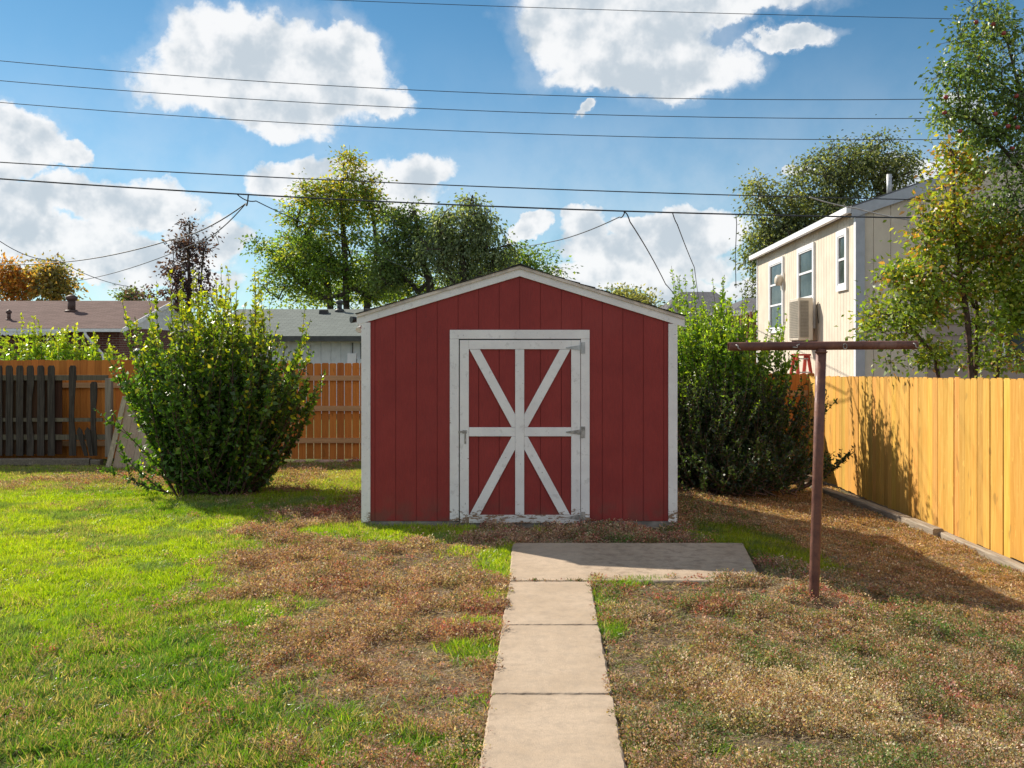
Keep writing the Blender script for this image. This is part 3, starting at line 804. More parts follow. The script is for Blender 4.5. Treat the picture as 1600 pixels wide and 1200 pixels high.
    piece('stile', rect(718.6, 531.4, 732.6, 817)); piece('stile', rect(892.4, 531.4, 906.6, 803.8))
    piece('top_rail', rect(732.8, 531.4, 892.2, 545.6))
    piece('bottom_rail', rect(732.8, 804.2, 906.6, 817), m=M_rail)
    piece('centre_stile', rect(805, 545.9, 819, 803.9))
    piece('middle_rail', rect(732.9, 667.5, 804.8, 681.5)); piece('middle_rail', rect(819.2, 667.5, 892.2, 681.5))
    def px(pts): return [(sx(a), szz(b)) for a, b in pts]
    piece('brace', px([(799.5, 667.2), (804.8, 667.2), (804.8, 647), (750, 546), (733.8, 546)]))
    piece('brace', px([(819.2, 667.2), (824.5, 667.2), (891, 546), (874.5, 546), (819.2, 647)]))
    piece('brace', px([(733.8, 803.8), (750, 803.8), (804.8, 702), (804.8, 681.8), (799.5, 681.8)]))
    piece('brace', px([(874.5, 803.8), (890.5, 803.8), (824.5, 681.8), (819.2, 681.8), (819.2, 702)]))
    for yc, m in ((543.5, M_galv), (675, M_hinge), (808, M_hinge)):
        h = MB()
        h.prism(px([(884, yc+.8), (906.3, yc+4.2), (906.3, yc-4.2), (884, yc-.8)]), -.0225, -.0185)
        h.prism(px([(908, yc+9), (914, yc+9), (914, yc-9), (908, yc-9)]), -.0245, -.0205)
        h.tube([(sx(907.1), -.024, szz(yc+9)), (sx(907.1), -.024, szz(yc-9))], .0042, 8)
        for (bx, bz) in ((911, -6), (911, 6), (902, 0), (894, 0)):
            h.tube([(sx(bx), -.0225, szz(yc+bz)), (sx(bx), -.0265, szz(yc+bz))], .0035, 7)
        h.build('hinge', m, d)
    l = MB()
    l.prism(px([(723, 677), (729.5, 677), (729.5, 672), (723, 672)]), -.024, -.0185)
    l.prism(px([(716.5, 676), (723, 676), (723, 673), (716.5, 673)]), -.027, -.0215)
    l.prism(px([(725.5, 693), (728.5, 693), (728, 677), (726, 677)]), -.024, -.0185)
    l.tube([(sx(727), -.0185, szz(690)), (sx(727), -.032, szz(690))], .005, 8)
    l.build('latch', M_hinge, d)
    return root
make_shed()

def floodlight():
    X = sx(556); r = empty('floodlight', (X, F0+.35, 1.98), label='small two headed black security floodlight fixed under the left shed eave', cat='floodlight')
    a = MB(); a.tube([(.03, 0, .06), (.03, 0, .0), (-.02, -.03, -.02)], .012, 8); a.tube([(.05, 0, -.06), (.0, 0, -.065)], .010, 8); a.build('bracket', M_black, r)
    h = MB(); h.tube([(-.00, -.02, .045), (-.05, -.05, .05), (-.09, -.08, .05)], [.018, .028, .036], 12); h.build('lamp_head', M_black, r)
    h = MB(); h.tube([(-.0, -.03, -.02), (-.01, -.05, -.04), (-.015, -.08, -.055)], [.014, .022, .03], 12); h.build('lamp_head', M_whitep, r)
    h = MB(); h.tube([(-.0, 0, -.065), (-.03, 0, -.063)], [.016, .02], 10); h.build('sensor', M_whitep, r)
floodlight()

# ------------------------------------------------------------------ fences
def board(mb, cx, w, y0, y1, z0, z1, ear=.022, dx=0):
    a, b = cx - w/2, cx + w/2
    mb.prism([(a, z0), (b, z0), (b+dx, z1-ear), (b-ear+dx, z1), (a+ear+dx, z1), (a+dx, z1-ear)], y0, y1)

# right fence, runs away from the viewer along x = 5
def right_fence():
    X = 5.0; r = empty('wood_fence', (X, 0, -.36), label='tall honey coloured cedar picket fence along the right side of the yard', cat='fence')
    p = MB(); y = 6.6; rr = random.Random(4); n = 0
    rot = Matrix.Rotation(R(90), 4, 'Z')
    while y < 16.75:
        w = .139; t = (y - 9.75)/6.25; top_ = 1.4375 + (1.31 - 1.4375)*t + .36 + rr.uniform(-.008, .008); bot = rr.uniform(-.008, .012)
        off = rr.choice((0, 0, 0, .004, .009))
        q = [(y, bot), (y+w, bot), (y+w, top_-.022), (y+w-.022, top_), (y+.022, top_), (y, top_-.022)]
        p.prism_m([(a, b) for a, b in q], off-.018, off, Matrix(((0,1,0,0),(1,0,0,0),(0,0,1,0),(0,0,0,1))))
        y += w + rr.choice((.002, .002, .004)); n += 1
    o = p.build('picket_panel', M_cedar, r); tone_n(o, 12, .80, 1.12, 3, .05)
    for z in (.22, .85, 1.45):
        m = MB(); m.box(.012, .05, 6.6, 16.75, z, z+.085); o = m.build('rail', M_rail_w, r); tone_n(o, 8, 1, 1)
    for k in range(5):
        m = MB(); yy = 7.0 + k*2.4; m.box(.051, .14, yy, yy+.09, -.1, 1.62); o = m.build('post', M_cedar, r); tone_n(o, 8, .9, 1)
right_fence()

def rear_fence(x0, x1, Y, ztop, zbot, pitch, w, name, lab, seed, gap_rails=True, m=M_cedar_b, rails=(.28, .82, 1.33)):
    r = empty(name, (x0, Y, zbot), label=lab, cat='fence')
    p = MB(); x = 0; rr = random.Random(seed)
    while x < x1 - x0:
        board(p, x + w/2, w + rr.uniform(-.003, .001), 0, .017, rr.uniform(0, .012), ztop - zbot + rr.uniform(-.006, .006), ear=.016); x += pitch
    o = p.build('picket_panel', m, r); tone_n(o, 12, .78, 1.15, seed, .04)
    for z in rails:
        q = MB(); q.box(0, x1-x0, -.040, -.001, z, z+.085); o = q.build('rail', M_rail_w, r); tone_n(o, 8, 1, 1)
    k = 0.9
    while k < x1 - x0:
        q = MB(); q.box(k, k+.088, .02, .11, -.1, ztop-zbot-.12); o = q.build('post', M_rail_w, r); tone_n(o, 8, 1, 1); k += 2.44
Yf = 16.8
rear_fence(-5.9, -1.2, Yf, 1.515, -.11, .1285, .116, 'wood_fence', 'orange stained picket fence with light showing between the boards, between shrub and shed', 5)
rear_fence(-12.0, -5.905, Yf, 1.565, -.10, .1185, .117, 'wood_fence', 'orange stained solid picket fence behind the old dark slats on the left', 6, rails=(.22, 1.2))
rear_fence(1.0, 4.97, Yf, 1.34, -.36, .128, .125, 'wood_fence', 'dark orange picket fence overgrown by leafy shrubs right of the shed', 8)

# old broken fence in front of it
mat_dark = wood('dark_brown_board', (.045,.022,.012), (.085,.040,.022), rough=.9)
def old_fence():
    Y = 16.35; b = P(0, 712, Y); r = empty('old_fence', (b.x, Y, b.z), label='old blackened broken slat fence with missing slats at the left edge', cat='fence')
    s = MB(); rr = random.Random(9)
    def px_(x): return (x - 0)/FPX*Y
    H = (712-571)/FPX*Y
    for k in range(-14, 9):
        x = 15 + k*16.4
        if k in (5, 7): continue
        xx = px_(x); w = .112
        if k == 8: xx = px_(147)
        if k == 6: xx = px_(114)
        hh = H if k != 8 else H*.82
        nseg = 5; pts = []
        dxs = [0] + [rr.uniform(-.006, .006) for _ in range(nseg)]
        L_ = [(xx - w/2 + dxs[i]*(1.6 if k == 8 else 1), hh*i/nseg) for i in range(nseg+1)]
        Rr_ = [(xx + w/2 + dxs[i] - (.03 if (k in (2, 6, 8) and i in (2, 3)) else 0), hh*i/nseg) for i in range(nseg+1)]
        L_[-1] = (L_[-1][0]+.02, hh-.0); Rr_[-1] = (Rr_[-1][0]-.02, hh); 
        L_.insert(-1, (xx-w/2, hh-.04)); Rr_.insert(-1, (xx+w/2, hh-.04))
        s.prism(Rr_[::1] [0:0] + [L_[0], Rr_[0]] + Rr_[1:] + L_[:0:-1], -.02, .0)
    n = len(s.v); o = s.build('slat_panel', M_old, r); tint_boards(o, np.ones((n, 3)))
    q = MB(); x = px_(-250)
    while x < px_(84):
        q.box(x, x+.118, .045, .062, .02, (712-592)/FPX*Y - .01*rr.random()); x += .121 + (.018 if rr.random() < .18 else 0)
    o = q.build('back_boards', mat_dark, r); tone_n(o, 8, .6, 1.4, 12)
    for zz in (590, 683):
        q = MB(); z = (712-zz)/FPX*Y; q.box(px_(-230), px_(168), .001, .04, z-.045, z+.04); o = q.build('rail', M_greyw, r); tone_n(o, 8, .5, .5)
    q = MB(); q.box(px_(-220), px_(160), .001, .03, (712-656)/FPX*Y-.03, (712-656)/FPX*Y+.03); o = q.build('rail', M_greyw, r); tone_n(o, 8, .55, .6)
    q = MB(); q.box(px_(165), px_(175), -.03, .06, -.02, (712-591)/FPX*Y); o = q.build('post', M_greyw, r, bevel=.004); tint_boards(o, np.ones((len(o.data.vertices), 3)))
    # two short broken stubs
    for a, t in ((128, .10), (136, .05)):
        q = MB(); q.prism([(px_(a)+.06, 0), (px_(a)+.12, 0), (px_(a)+.12-t, .42), (px_(a)+.07-t, .47), (px_(a)+.03-t, .40)], -.05, -.032)
        o = q.build('broken_slat', M_old, r); tint_boards(o, np.ones((len(o.data.vertices), 3)))
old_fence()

def panel():
    Y = 15.75; a = P(175, 722, Y); zg_ = float(zg(a.x, Y)); s = FPX/Y
    r = tag(empty('plywood_panel', (a.x, Y, zg_)), 'weathered grey brown plywood panel leaning on the fence beside the shrub', 'panel')
    lean = .28; H = 1.28
    def ln(x, z, t=0): return (x, lean*z + t, z)
    q = MB(); w = 1.05
    xs = [.0 + i*.15 for i in range(8)]
    for i in range(7):
        x0, x1 = xs[i]+.002, xs[i+1]-.002; k0 = .14
        sh0, sh1 = .0 + k0*(1 - 0), .0 + k0
        q.add([ln(x0, 0), ln(x1, 0), ln(x1+k0, H), ln(x0+k0, H), ln(x0, 0, .018), ln(x1, 0, .018), ln(x1+k0, H, .018), ln(x0+k0, H, .018)],
              [(0,1,2,3), (7,6,5,4), (0,4,5,1), (1,5,6,2), (2,6,7,3), (3,7,4,0)])
    o = q.build('sheet', M_ply, r); tone_n(o, 8, .9, 1.1, 2)
    e = MB(); e.add([ln(-.10, 0, -.03), ln(-.02, 0, -.03), ln(.13, H-.14, -.03), ln(.05, H-.14, -.03), ln(-.10, 0, -.005), ln(-.02, 0, -.005), ln(.13, H-.14, -.005), ln(.05, H-.14, -.005)],
              [(0,1,2,3), (7,6,5,4), (0,4,5,1), (1,5,6,2), (2,6,7,3), (3,7,4,0)])
    o = e.build('edge_board', M_greyw, r); tone_n(o, 8, 1.5, 1.5)
panel()

def timber(name, pts, w, h, lab, m=M_timber, tone=1.0, seed=0, group=None):
    rr = random.Random(seed); b = MB()
    P_ = [Vector(p) for p in pts]; N = 7
    line = []
    for i in range(N+1):
        t = i/N*(len(P_)-1); k = min(int(t), len(P_)-2); line.append(P_[k].lerp(P_[k+1], t-k) + Vector((rr.uniform(-.006, .006), rr.uniform(-.006, .006), rr.uniform(-.004, .004))))
    c0 = line[0]; vs = []
    for i, p in enumerate(line):
        t = (line[min(i+1, N)] - line[max(i-1, 0)]); t.z = 0; t.normalize(); s = Vector((t.y, -t.x, 0)); u = Vector((0, 0, 1)); k = .014
        for a, c in ((-w/2, k), (-w/2+k, 0), (w/2-k, 0), (w/2, k), (w/2, h-k), (w/2-k, h), (-w/2+k, h), (-w/2, h-k)):
            vs.append(p - c0 + s*a*rr.uniform(.95, 1.05) + u*c)
    fs = [(i*8+k, i*8+(k+1) % 8, (i+1)*8+(k+1) % 8, (i+1)*8+k) for i in range(N) for k in range(8)] + [tuple(range(7, -1, -1)), tuple(N*8+k for k in range(8))]
    b.add(vs, fs); o = b.build(name, m); o.location = c0; tint_boards(o, np.ones((len(vs), 3))*tone)
    tag(o, lab, 'timber', group)
GT = 'timbers edging the yard'
def tz(x, y): return (x, y, float(zg(x, y)) - .015)
timber('landscape_timber', [tz(4.72, 5.9), tz(4.80, 8.0), tz(4.84, 9.6), tz(4.86, 11.3)], .10, .085, 'grey landscape timber nearest the viewer along the right fence', seed=1, group=GT)
timber('landscape_timber', [tz(4.80, 11.25), tz(4.70, 13.0), tz(4.56, 14.6)], .13, .12, 'thick grey landscape timber halfway along the right fence', seed=2, group=GT)
timber('landscape_timber', [tz(4.55, 14.7), tz(4.55, 15.4), tz(4.62, 16.6)], .13, .10, 'dark far landscape timber at the back end of the right fence', seed=3, tone=.55, group=GT)
lf = lambda x, y: (P(x, y, 16.15).x, 16.15, -.14)
timber('landscape_timber', [lf(-160, 716), lf(141, 716)], .12, .12, 'long old timber lying under the dark slat fence', tone=.55, seed=4, group=GT)
timber('landscape_timber', [lf(143, 716), lf(159, 717)], .12, .10, 'short split timber stub left of the leaning panel', tone=.55, seed=5, group=GT)
def bit(x, y, a, l, w, h, m, nm, lab, cat, z=0, grp=None):
    rr = random.Random(int(x*100)); b = MB(); n = 9
    ring = [(math.cos(6.283*i/n)*l*rr.uniform(.75, 1.1), math.sin(6.283*i/n)*w*rr.uniform(.75, 1.1)) for i in range(n)]
    vs = [(p, q, -.01) for p, q in ring] + [(p*.95, q*.95, h*.6) for p, q in ring] + [(p*.6, q*.6, h) for p, q in ring]
    fs = [(i, (i+1) % n, n+(i+1) % n, n+i) for i in range(n)] + [(n+i, n+(i+1) % n, 2*n+(i+1) % n, 2*n+i) for i in range(n)] + [tuple(2*n+i for i in range(n))]
    b.add(vs, fs, True); o = b.build(nm, m); o.location = (x, y, float(zg(x, y)) + z); o.rotation_euler = (0, 0, a); tag(o, lab, cat, grp)
sl_ = ['flat pinkish stone at the fence foot nearest the shrub', 'widest flat pinkish stone at the orange fence foot', 'small pinkish stone between two flat ones at the fence foot', 'flat pinkish stone at the fence foot nearest the shed']
for i, x in enumerate((470, 508, 532, 555)):
    p = P(x, 719, 16.7); bit(p.x, 16.66, .1*i, (.12, .20, .09, .15)[i], .07, .055, M_stone, 'paving_stone', sl_[i], 'stone', grp='stones under the orange fence')

# ------------------------------------------------------------------ clothesline post
def tpost():
    Yp = min(np.arange(6.4, 7.6, .01), key=lambda q: abs(P(1271.5, 936, q).z - float(zg(P(1271.5, 936, q).x, q))))
    b = P(1271.5, 936, Yp); t = P(1283, 545, Yp); L_, Rr_ = P(1138, 541.5, Yp), P(1433, 539, Yp)
    r = empty('clothesline_post', (b.x, b.y, b.z), label='rusty steel T shaped clothesline post standing in the dry weeds', cat='clothesline post')
    o = Vector(b)
    m = MB(); m.tube([Vector((0,0,-.25)), Vector((0,0,0)), (t-o)*.5 + Vector((.002, 0, 0)), t-o], .0365, 16); m.build('pole', M_rust, r)
    m = MB(); A, B = L_-o, Rr_-o
    m.tube([A, A.lerp(B, .3), A.lerp(B, .7), B], .0305, 16, cap=False); m.tube([B, A], .0265, 16, cap=False)
    # end rings close the wall of the open pipe
    for E, dr in ((A, (A-B).normalized()), (B, (B-A).normalized())):
        u = Vector((0, 1, 0)); v = dr.cross(u); vs = []; n = 16
        for k in range(n):
            c = u*math.cos(6.2832*k/n) + v*math.sin(6.2832*k/n); vs += [E + c*.0305, E + c*.0265]
        m.add(vs, [(2*k, 2*((k+1) % n), 2*((k+1) % n)+1, 2*k+1) for k in range(n)])
    m.tube([A.lerp(B, .25), A.lerp(B, .26)], .026, 12); m.build('crossbar', M_rust, r)
    m = MB(); m.tube([(t-o) - Vector((0, 0, .030)), (t-o) - Vector((0, 0, .018))], [.042, .046], 16); m.build('weld_collar', M_rust, r)
    for x, kind in ((1151, 0), (1243, 1), (1318, 2), (1427, 0)):
        c = A.lerp(B, (x-1138)/295) + Vector((0, -.030, 0)); h = MB()
        if kind == 2:
            h.tube([c + Vector((.013*math.cos(a), -.004, -.006+.018*math.sin(a))) for a in np.linspace(0, 6.28, 13)], .003, 6, cap=False)
        else:
            s = -.02 if kind == 0 else .03
            h.tube([c + Vector((s*.6, 0, .012)), c + Vector((0, -.012, .004)), c + Vector((-.0, -.012, -.012)), c + Vector((-s, -.006, -.022 if kind == 0 else -.008))], .0042, 6)
        h.build('hook', M_hinge, r)
tpost()

# ------------------------------------------------------------------ houses
def box_part(name, m, parent, *boxes, bevel=0):
    b = MB()
    for q in boxes: b.box(*q)
    return b.build(name, m, parent, bevel=bevel)

def window(parent, x0, x1, z0, z1, y, m_frame=M_wtrim, mull=(), hz=(), fw=.06, depth=.03, pane=M_glass):
    """on a wall facing -y at local y; mull: fractions of vertical bars, hz of horizontal bars"""
    f = MB(); e = fw
    f.box(x0-e, x1+e, y-depth, y+.02, z1, z1+e); f.box(x0-e, x1+e, y-depth, y+.02, z0-e, z0)
    f.box(x0-e, x0, y-depth, y+.02, z0, z1); f.box(x1, x1+e, y-depth, y+.02, z0, z1)
    for t in mull: c = x0+(x1-x0)*t; f.box(c-.018, c+.018, y-depth+.006, y+.018, z0, z1)
    for t in hz: c = z0+(z1-z0)*t; f.box(x0, x1, y-depth+.008, y+.017, c-.018, c+.018)
    w = f.build('window', m_frame, parent)
    box_part('pane', pane, w, (x0, x1, y-.006, y+.012, z0, z1))
    return w

def house_brick():
    c = P(187, 505, 32.4); eave = P(187, 505, 32.0).z; r = empty('brick_house', (c.x, 32.4, -.3), label='low dark brick house with a brown shingle roof and white gable at the left', cat='house')
    W = 26; D = 8.6; ez = eave + .3 - .12; ry = 4.3; rise = 1.02
    box_part('wall', M_brick, r, (-W, 0, 0, D, 0, ez))
    g = MB(); X = .001
    g.add([(0,-.0,ez),(0,D,ez),(0,ry,ez+rise),(-.15,0,ez),(-.15,D,ez),(-.15,ry,ez+rise)], [(0,1,2),(5,4,3),(0,3,4,1),(1,4,5,2),(2,5,3,0)]); g.build('gable', M_gablew, r)
    rf = MB(); t = .06; o = .45; s = rise/ry
    def sl(y): return ez + rise - abs(y-ry)*s
    for a, b in ((-o, ry), (ry, D+o)):
        rf.add([(-W, a, sl(a)), (.25, a, sl(a)), (.25, b, sl(b)), (-W, b, sl(b)), (-W, a, sl(a)+t), (.25, a, sl(a)+t), (.25, b, sl(b)+t), (-W, b, sl(b)+t)],
               [(0,3,2,1),(4,5,6,7),(0,1,5,4),(1,2,6,5),(2,3,7,6),(3,0,4,7)])
    ro = rf.build('roof', M_shA, r)
    for x0 in (-2.95, -4.35):
        big = x0 < -3.5 and False
        q = MB()
        bx = -2.62 if x0 == -2.95 else -4.05
        yy = 2.4 if x0 == -2.95 else .9; hh = .50 if x0 == -2.95 else .28; rr_ = .13 if x0 == -2.95 else .06
        z0 = sl(yy) + t
        q.tube([(bx, yy, z0-.04), (bx, yy, z0+.03)], [rr_*1.9, rr_*1.5], 12); q.tube([(bx, yy, z0), (bx, yy, z0+hh*.75)], rr_, 12)
        q.tube([(bx, yy, z0+hh*.75), (bx, yy, z0+hh*.82), (bx, yy, z0+hh), (bx, yy, z0+hh+.06)], [rr_*1.25, rr_*1.55, rr_*1.5, rr_*.4], 12); q.build('vent_pipe', plain('brown_vent_metal', (.10,.06,.05), .6, .4), ro)
    fs = MB(); fs.box(-W, .26, -o-.03, -o-.001, sl(-o)-.05, sl(-o)+t-.01); fs.build('gutter', M_wtrim, r)
    rk = MB(); rk.add([(.252,-o,sl(-o)-.08),(.252,ry,sl(ry)-.08),(.252,ry,sl(ry)+t),(.252,-o,sl(-o)+t),(.28,-o,sl(-o)-.08),(.28,ry,sl(ry)-.08),(.28,ry,sl(ry)+t),(.28,-o,sl(-o)+t)], [(0,1,2,3),(7,6,5,4),(0,4,5,1),(1,5,6,2),(2,6,7,3),(3,7,4,0)]); rk.build('rake_board', M_gablew, r)
    # scalloped valance under the gutter
    v = MB(); x = -W
    while x < -1.7:
        v.prism([(x, sl(-o)-.13), (x+.05, sl(-o)-.17), (x+.12, sl(-o)-.17), (x+.17, sl(-o)-.13), (x+.17, sl(-o)-.055), (x, sl(-o)-.055)], -o-.02, -o-.005); x += .17
    v.build('valance', M_wtrim, r)
    dp = MB(); z = sl(-o)
    dp.tube([(-.95, -o+.02, z-.02), (-.93, -o+.05, z-.16), (-.55, -.05, z-.75), (-.5, -.05, z-.9), (-.5, -.05, 0)], .05, 8); dp.build('downspout', M_wtrim, r)
    window(r, -3.15, -2.3, .98+.3, 1.52+.3, -.001, fw=.07, mull=(.5,))
    # gable side window
    for pyy in (1.9,):
        f = MB(); y0, y1, z0, z1 = 1.2, 2.0, 1.40, 2.05
        f.box(-.02, .03, y0-.07, y1+.07, z1, z1+.07); f.box(-.02, .05, y0-.1, y1+.1, z0-.09, z0); f.box(-.02, .03, y0-.07, y0, z0, z1); f.box(-.02, .03, y1, y1+.07, z0, z1); f.box(-.02, .025, (y0+y1)/2-.03, (y0+y1)/2+.03, z0, z1)
        w = f.build('window', M_wtrim, r); box_part('pane', M_glass, w, (-.02, .008, y0, y1, z0, z1))
house_brick()

def house_pale():
    Y = 30.0; r = empty('pale_house', (0, Y, -.3), label='pale blue white house with a grey green shingle roof just left of the shed', cat='house')
    x0, x1 = P(330, 0, Y).x, P(745, 0, Y).x; ev = P(0, 525, Y-.4).z + .3; ry = 4.4; rg = P(0, 483, Y+ry).z + .3
    w = MB(); x = x0
    while x < x1:
        w.box(x+.006, min(x+.30, x1)-.006, 0, .02, 0, ev-.02); x += .30
    w.box(x0, x1, .021, 2*ry, 0, ev-.03); w.build('wall', M_bwall, r)
    rf = MB(); s = (rg-ev)/(ry+.4); t = .08; a0, a1 = x0-.4, x1+.4
    sl = lambda y: rg - abs(y-ry)*s
    for a, b in ((-.4, ry), (ry, 2*ry+.4)):
        rf.add([(a0, a, sl(a)-t), (a1, a, sl(a)-t), (a1, b, sl(b)-t), (a0, b, sl(b)-t), (a0, a, sl(a)), (a1, a, sl(a)), (a1, b, sl(b)), (a0, b, sl(b))],
               [(0,3,2,1),(4,5,6,7),(0,1,5,4),(1,2,6,5),(2,3,7,6),(3,0,4,7)])
    ro = rf.build('roof', M_shB, r)
    for xx in (x0, x1-.1):
        g = MB(); g.add([(xx,0,ev-.03),(xx,2*ry,ev-.03),(xx,ry,rg-.1),(xx+.1,0,ev-.03),(xx+.1,2*ry,ev-.03),(xx+.1,ry,rg-.1)], [(2,1,0),(3,4,5),(0,1,4,3),(1,2,5,4),(2,0,3,5)])
        g.build('gable', M_bwall, r)
    box_part('gutter', M_dkgrey, r, (a0, a1, -.49, -.401, ev-.16, ev+.0))
    X_ = lambda px, y: (px-800)/FPX*(Y+y)
    q = MB(); xx, yy = X_(530.5, 3.9), 3.9; z0 = sl(yy)
    q.tube([(xx, yy, z0-.05), (xx, yy, z0+.05), (xx, yy, z0+.10)], [.17, .16, .10], 12); q.tube([(xx, yy, z0+.08), (xx, yy, z0+.26)], .085, 12); q.tube([(xx, yy, z0+.26), (xx, yy, z0+.29), (xx, yy, z0+.36), (xx, yy, z0+.39)], [.10, .13, .13, .04], 12); q.build('vent_pipe', M_dkgrey, ro)
    for px, yy in ((506, 3.55), (575, 3.75), (611, 3.4)):
        xx = X_(px, yy); z = sl(yy); q = MB(); q.add([(xx-.14,yy-.18,z-.06),(xx+.14,yy-.18,z-.06),(xx+.14,yy+.18,z-.0),(xx-.14,yy+.18,z-.0),(xx-.12,yy-.16,z+.10),(xx+.12,yy-.16,z+.10),(xx+.12,yy+.14,z+.13),(xx-.12,yy+.14,z+.13)], [(0,3,2,1),(4,5,6,7),(0,1,5,4),(1,2,6,5),(2,3,7,6),(3,0,4,7)]); q.build('roof_vent', M_black, ro)
    z = lambda py: EYE + (HZ-py)/FPX*Y + .3
    box_part('meter_box', M_wtrim, r, (X_(543.5, 0), X_(557, 0), -.10, -.001, z(572), z(552)))
    box_part('meter_box', M_bwall, r, (X_(558.5, 0), X_(568, 0), -.08, -.001, z(575), z(561)))
    box_part('conduit', M_dkgrey, r, (X_(551, 0)-.012, X_(551, 0)+.012, -.03, -.001, z(551.8), ev-.2), (X_(564, 0)-.012, X_(564, 0)+.012, -.03, -.001, z(560.8), ev-.2))
house_pale()

K = (6.2077, 18.0); K2 = (6.66, 27.1); TH = -math.atan2(K2[0]-K[0], K2[1]-K[1])
def house_beige():
    r = empty('beige_house', (K[0], K[1], -.4), rz=TH, label='two storey beige sided house with white trim behind the right fence', cat='house')
    def loc(x, y):                       # pixel -> local (y along side wall, z above base)
        h = hit(x, y, K, K2); dy = math.hypot(h.x-K[0], h.y-K[1]); return dy, h.z + .4
    Ls = math.hypot(K2[0]-K[0], K2[1]-K[1]); ez = loc(1338, 330)[1]; W = 9.6; hw = 4.8
    zr = ez + hw*.345
    w = MB(); y = 0.0                    # side wall of vertical boards, local x = 0 faces left
    while y < Ls:
        w.box(0, .02, y+.007, min(y+.203, Ls)-.007, 0, ez); y += .203
    w.box(.021, W, .021, Ls, 0, ez)
    x = .0                               # front wall boards
    while x < W:
        a, b = x+.004, min(x+.305, W)-.004
        tp = lambda q: ez + min(q, W-q)*.345
        w.prism([(a, 0), (b, 0), (b, tp(b)-.03), (a, tp(a)-.03)], 0, .02); x += .305
    w.prism([(.03, ez), (W-.03, ez), (hw, zr-.06)], .0205, Ls); w.build('wall', M_beige, r)
    # lap siding low on the right of the front wall
    l = MB(); z = 0
    while z < 2.9:
        l.add([(1.25,-.030,z),(W,-.030,z),(W,-.008,z+.2),(1.25,-.008,z+.2),(1.25,-.001,z),(W,-.001,z),(W,-.001,z+.2),(1.25,-.001,z+.2)], [(0,1,2,3),(0,4,5,1),(0,3,7,4),(1,5,6,2),(3,2,6,7)]); z += .2
    l.build('lap_siding', M_taupe, r)
    box_part('band_board', M_beige, r, (.12, 1.24, -.025, -.001, 2.52, 2.58), (1.25, W, -.035, -.001, 2.905, 3.0))
    box_part('corner_board', M_wtrim, r, (-.022, -.001, -.022, .09, 0, ez)); box_part('corner_board', M_gtrim, r, (-.022, .14, -.046, -.0225, 0, ez))
    box_part('corner_board', M_wtrim, r, (-.02, -.001, Ls-.08, Ls+.01, 0, ez))
    rf = MB(); t = .05; o = .10; yo = .05
    for sg in (-1, 1):
        xa = -o if sg < 0 else W+o
        za = ez - o*.345 + .08; zb = zr + .08
        rf.add([(xa, -yo, za), (hw, -yo, zb), (hw, Ls+.2, zb), (xa, Ls+.2, za), (xa, -yo, za+t), (hw, -yo, zb+t), (hw, Ls+.2, zb+t), (xa, Ls+.2, za+t)],
               [(0,1,2,3),(7,6,5,4),(0,4,5,1),(1,5,6,2),(2,6,7,3),(3,7,4,0)] if sg > 0 else [(3,2,1,0),(4,5,6,7),(1,5,4,0),(2,6,5,1),(3,7,6,2),(0,4,7,3)])
    ro = rf.build('roof', M_shC, r)
    f = MB(); f.prism([(-o, ez-o*.345-.10), (hw, zr-.10), (hw, zr+.10), (-o, ez-o*.345+.10)], -yo-.025, -yo-.001)
    f.prism([(hw, zr-.09), (W+o, ez-o*.345-.09), (W+o, ez-o*.345+.07), (hw, zr+.07)], -yo-.025, -yo-.001); f.build('rake_board', M_gtrim, r)
    g = MB(); z = ez - o*.345
    g.prism_m([(-.0, z+.0), (.09, z-.0), (.09, z+.09), (-.0, z+.11)], -yo, Ls+.2, Matrix.Translation((-o-.091, 0, 0))); g.build('gutter', M_wtrim, r)
    v = MB(); h = loc(1338, 300); vx = 1.55; vz = ez + vx*.345 + .1; v.tube([(vx, 3.0, vz-.05), (vx, 3.0, vz+.05)], [.13, .10], 10); v.tube([(vx, 3.0, vz), (vx, 3.0, vz+.55)], .055, 10); v.build('vent_pipe', M_galv, ro)
    # side windows: frames proud of the wall, facing -x
    def swin(xa, xb, ya_far, ya_near, yb_near, hz):
        y1 = loc(xa, 450)[0]; y0 = loc(xb, 450)[0]; zt = loc(xb, ya_near)[1]; zb = loc(xb, yb_near)[1]; e = .11
        m = MB(); d = .045
        m.box(-d, -.001, y0-e, y1+e, zt, zt+e); m.box(-d, -.001, y0-e, y1+e, zb-e, zb); m.box(-d, -.001, y0-e, y0, zb, zt); m.box(-d, -.001, y1, y1+e, zb, zt)
        for q in hz: c = zb+(zt-zb)*q; m.box(-.030, -.001, y0+.03, y1-.03, c-.022, c+.022)
        m.box(-.034, -.001, y0, y0+.03, zb, zt); m.box(-.034, -.001, y1-.03, y1, zb, zt); m.box(-.034, -.001, y0+.03, y1-.03, zb, zb+.03); m.box(-.034, -.001, y0+.03, y1-.03, zt-.03, zt)
        wn = m.build('window', M_wtrim, r)
        box_part('pane', M_glass, wn, (-.012, -.0008, y0+.03, y1-.03, zb+.03, zt-.03))
        return y0, y1, zb, zt
    swin(1205, 1224, 410, 408, 512, (.36, .68)); y0, y1, zb, zt = swin(1250, 1272, 395, 387, 505, (.36, .70)); swin(1312, 1323, 370, 366, 444, (.52,))
    # round exhaust vent
    q = MB(); a = loc(1224, 440); q.box(-.03, -.001, a[0]-.16, a[0]+.16, a[1]-.2, a[1]+.2); q.tube([(-.03, a[0], a[1]+.03), (-.16, a[0], a[1]+.03), (-.20, a[0], a[1]+.03)], [.13, .13, .07], 14); q.build('exhaust_vent', M_ac, r)
    # front window at the right
    window(r, 2.95, 4.1, ez-.75, ez-.3, -.001, fw=.09)
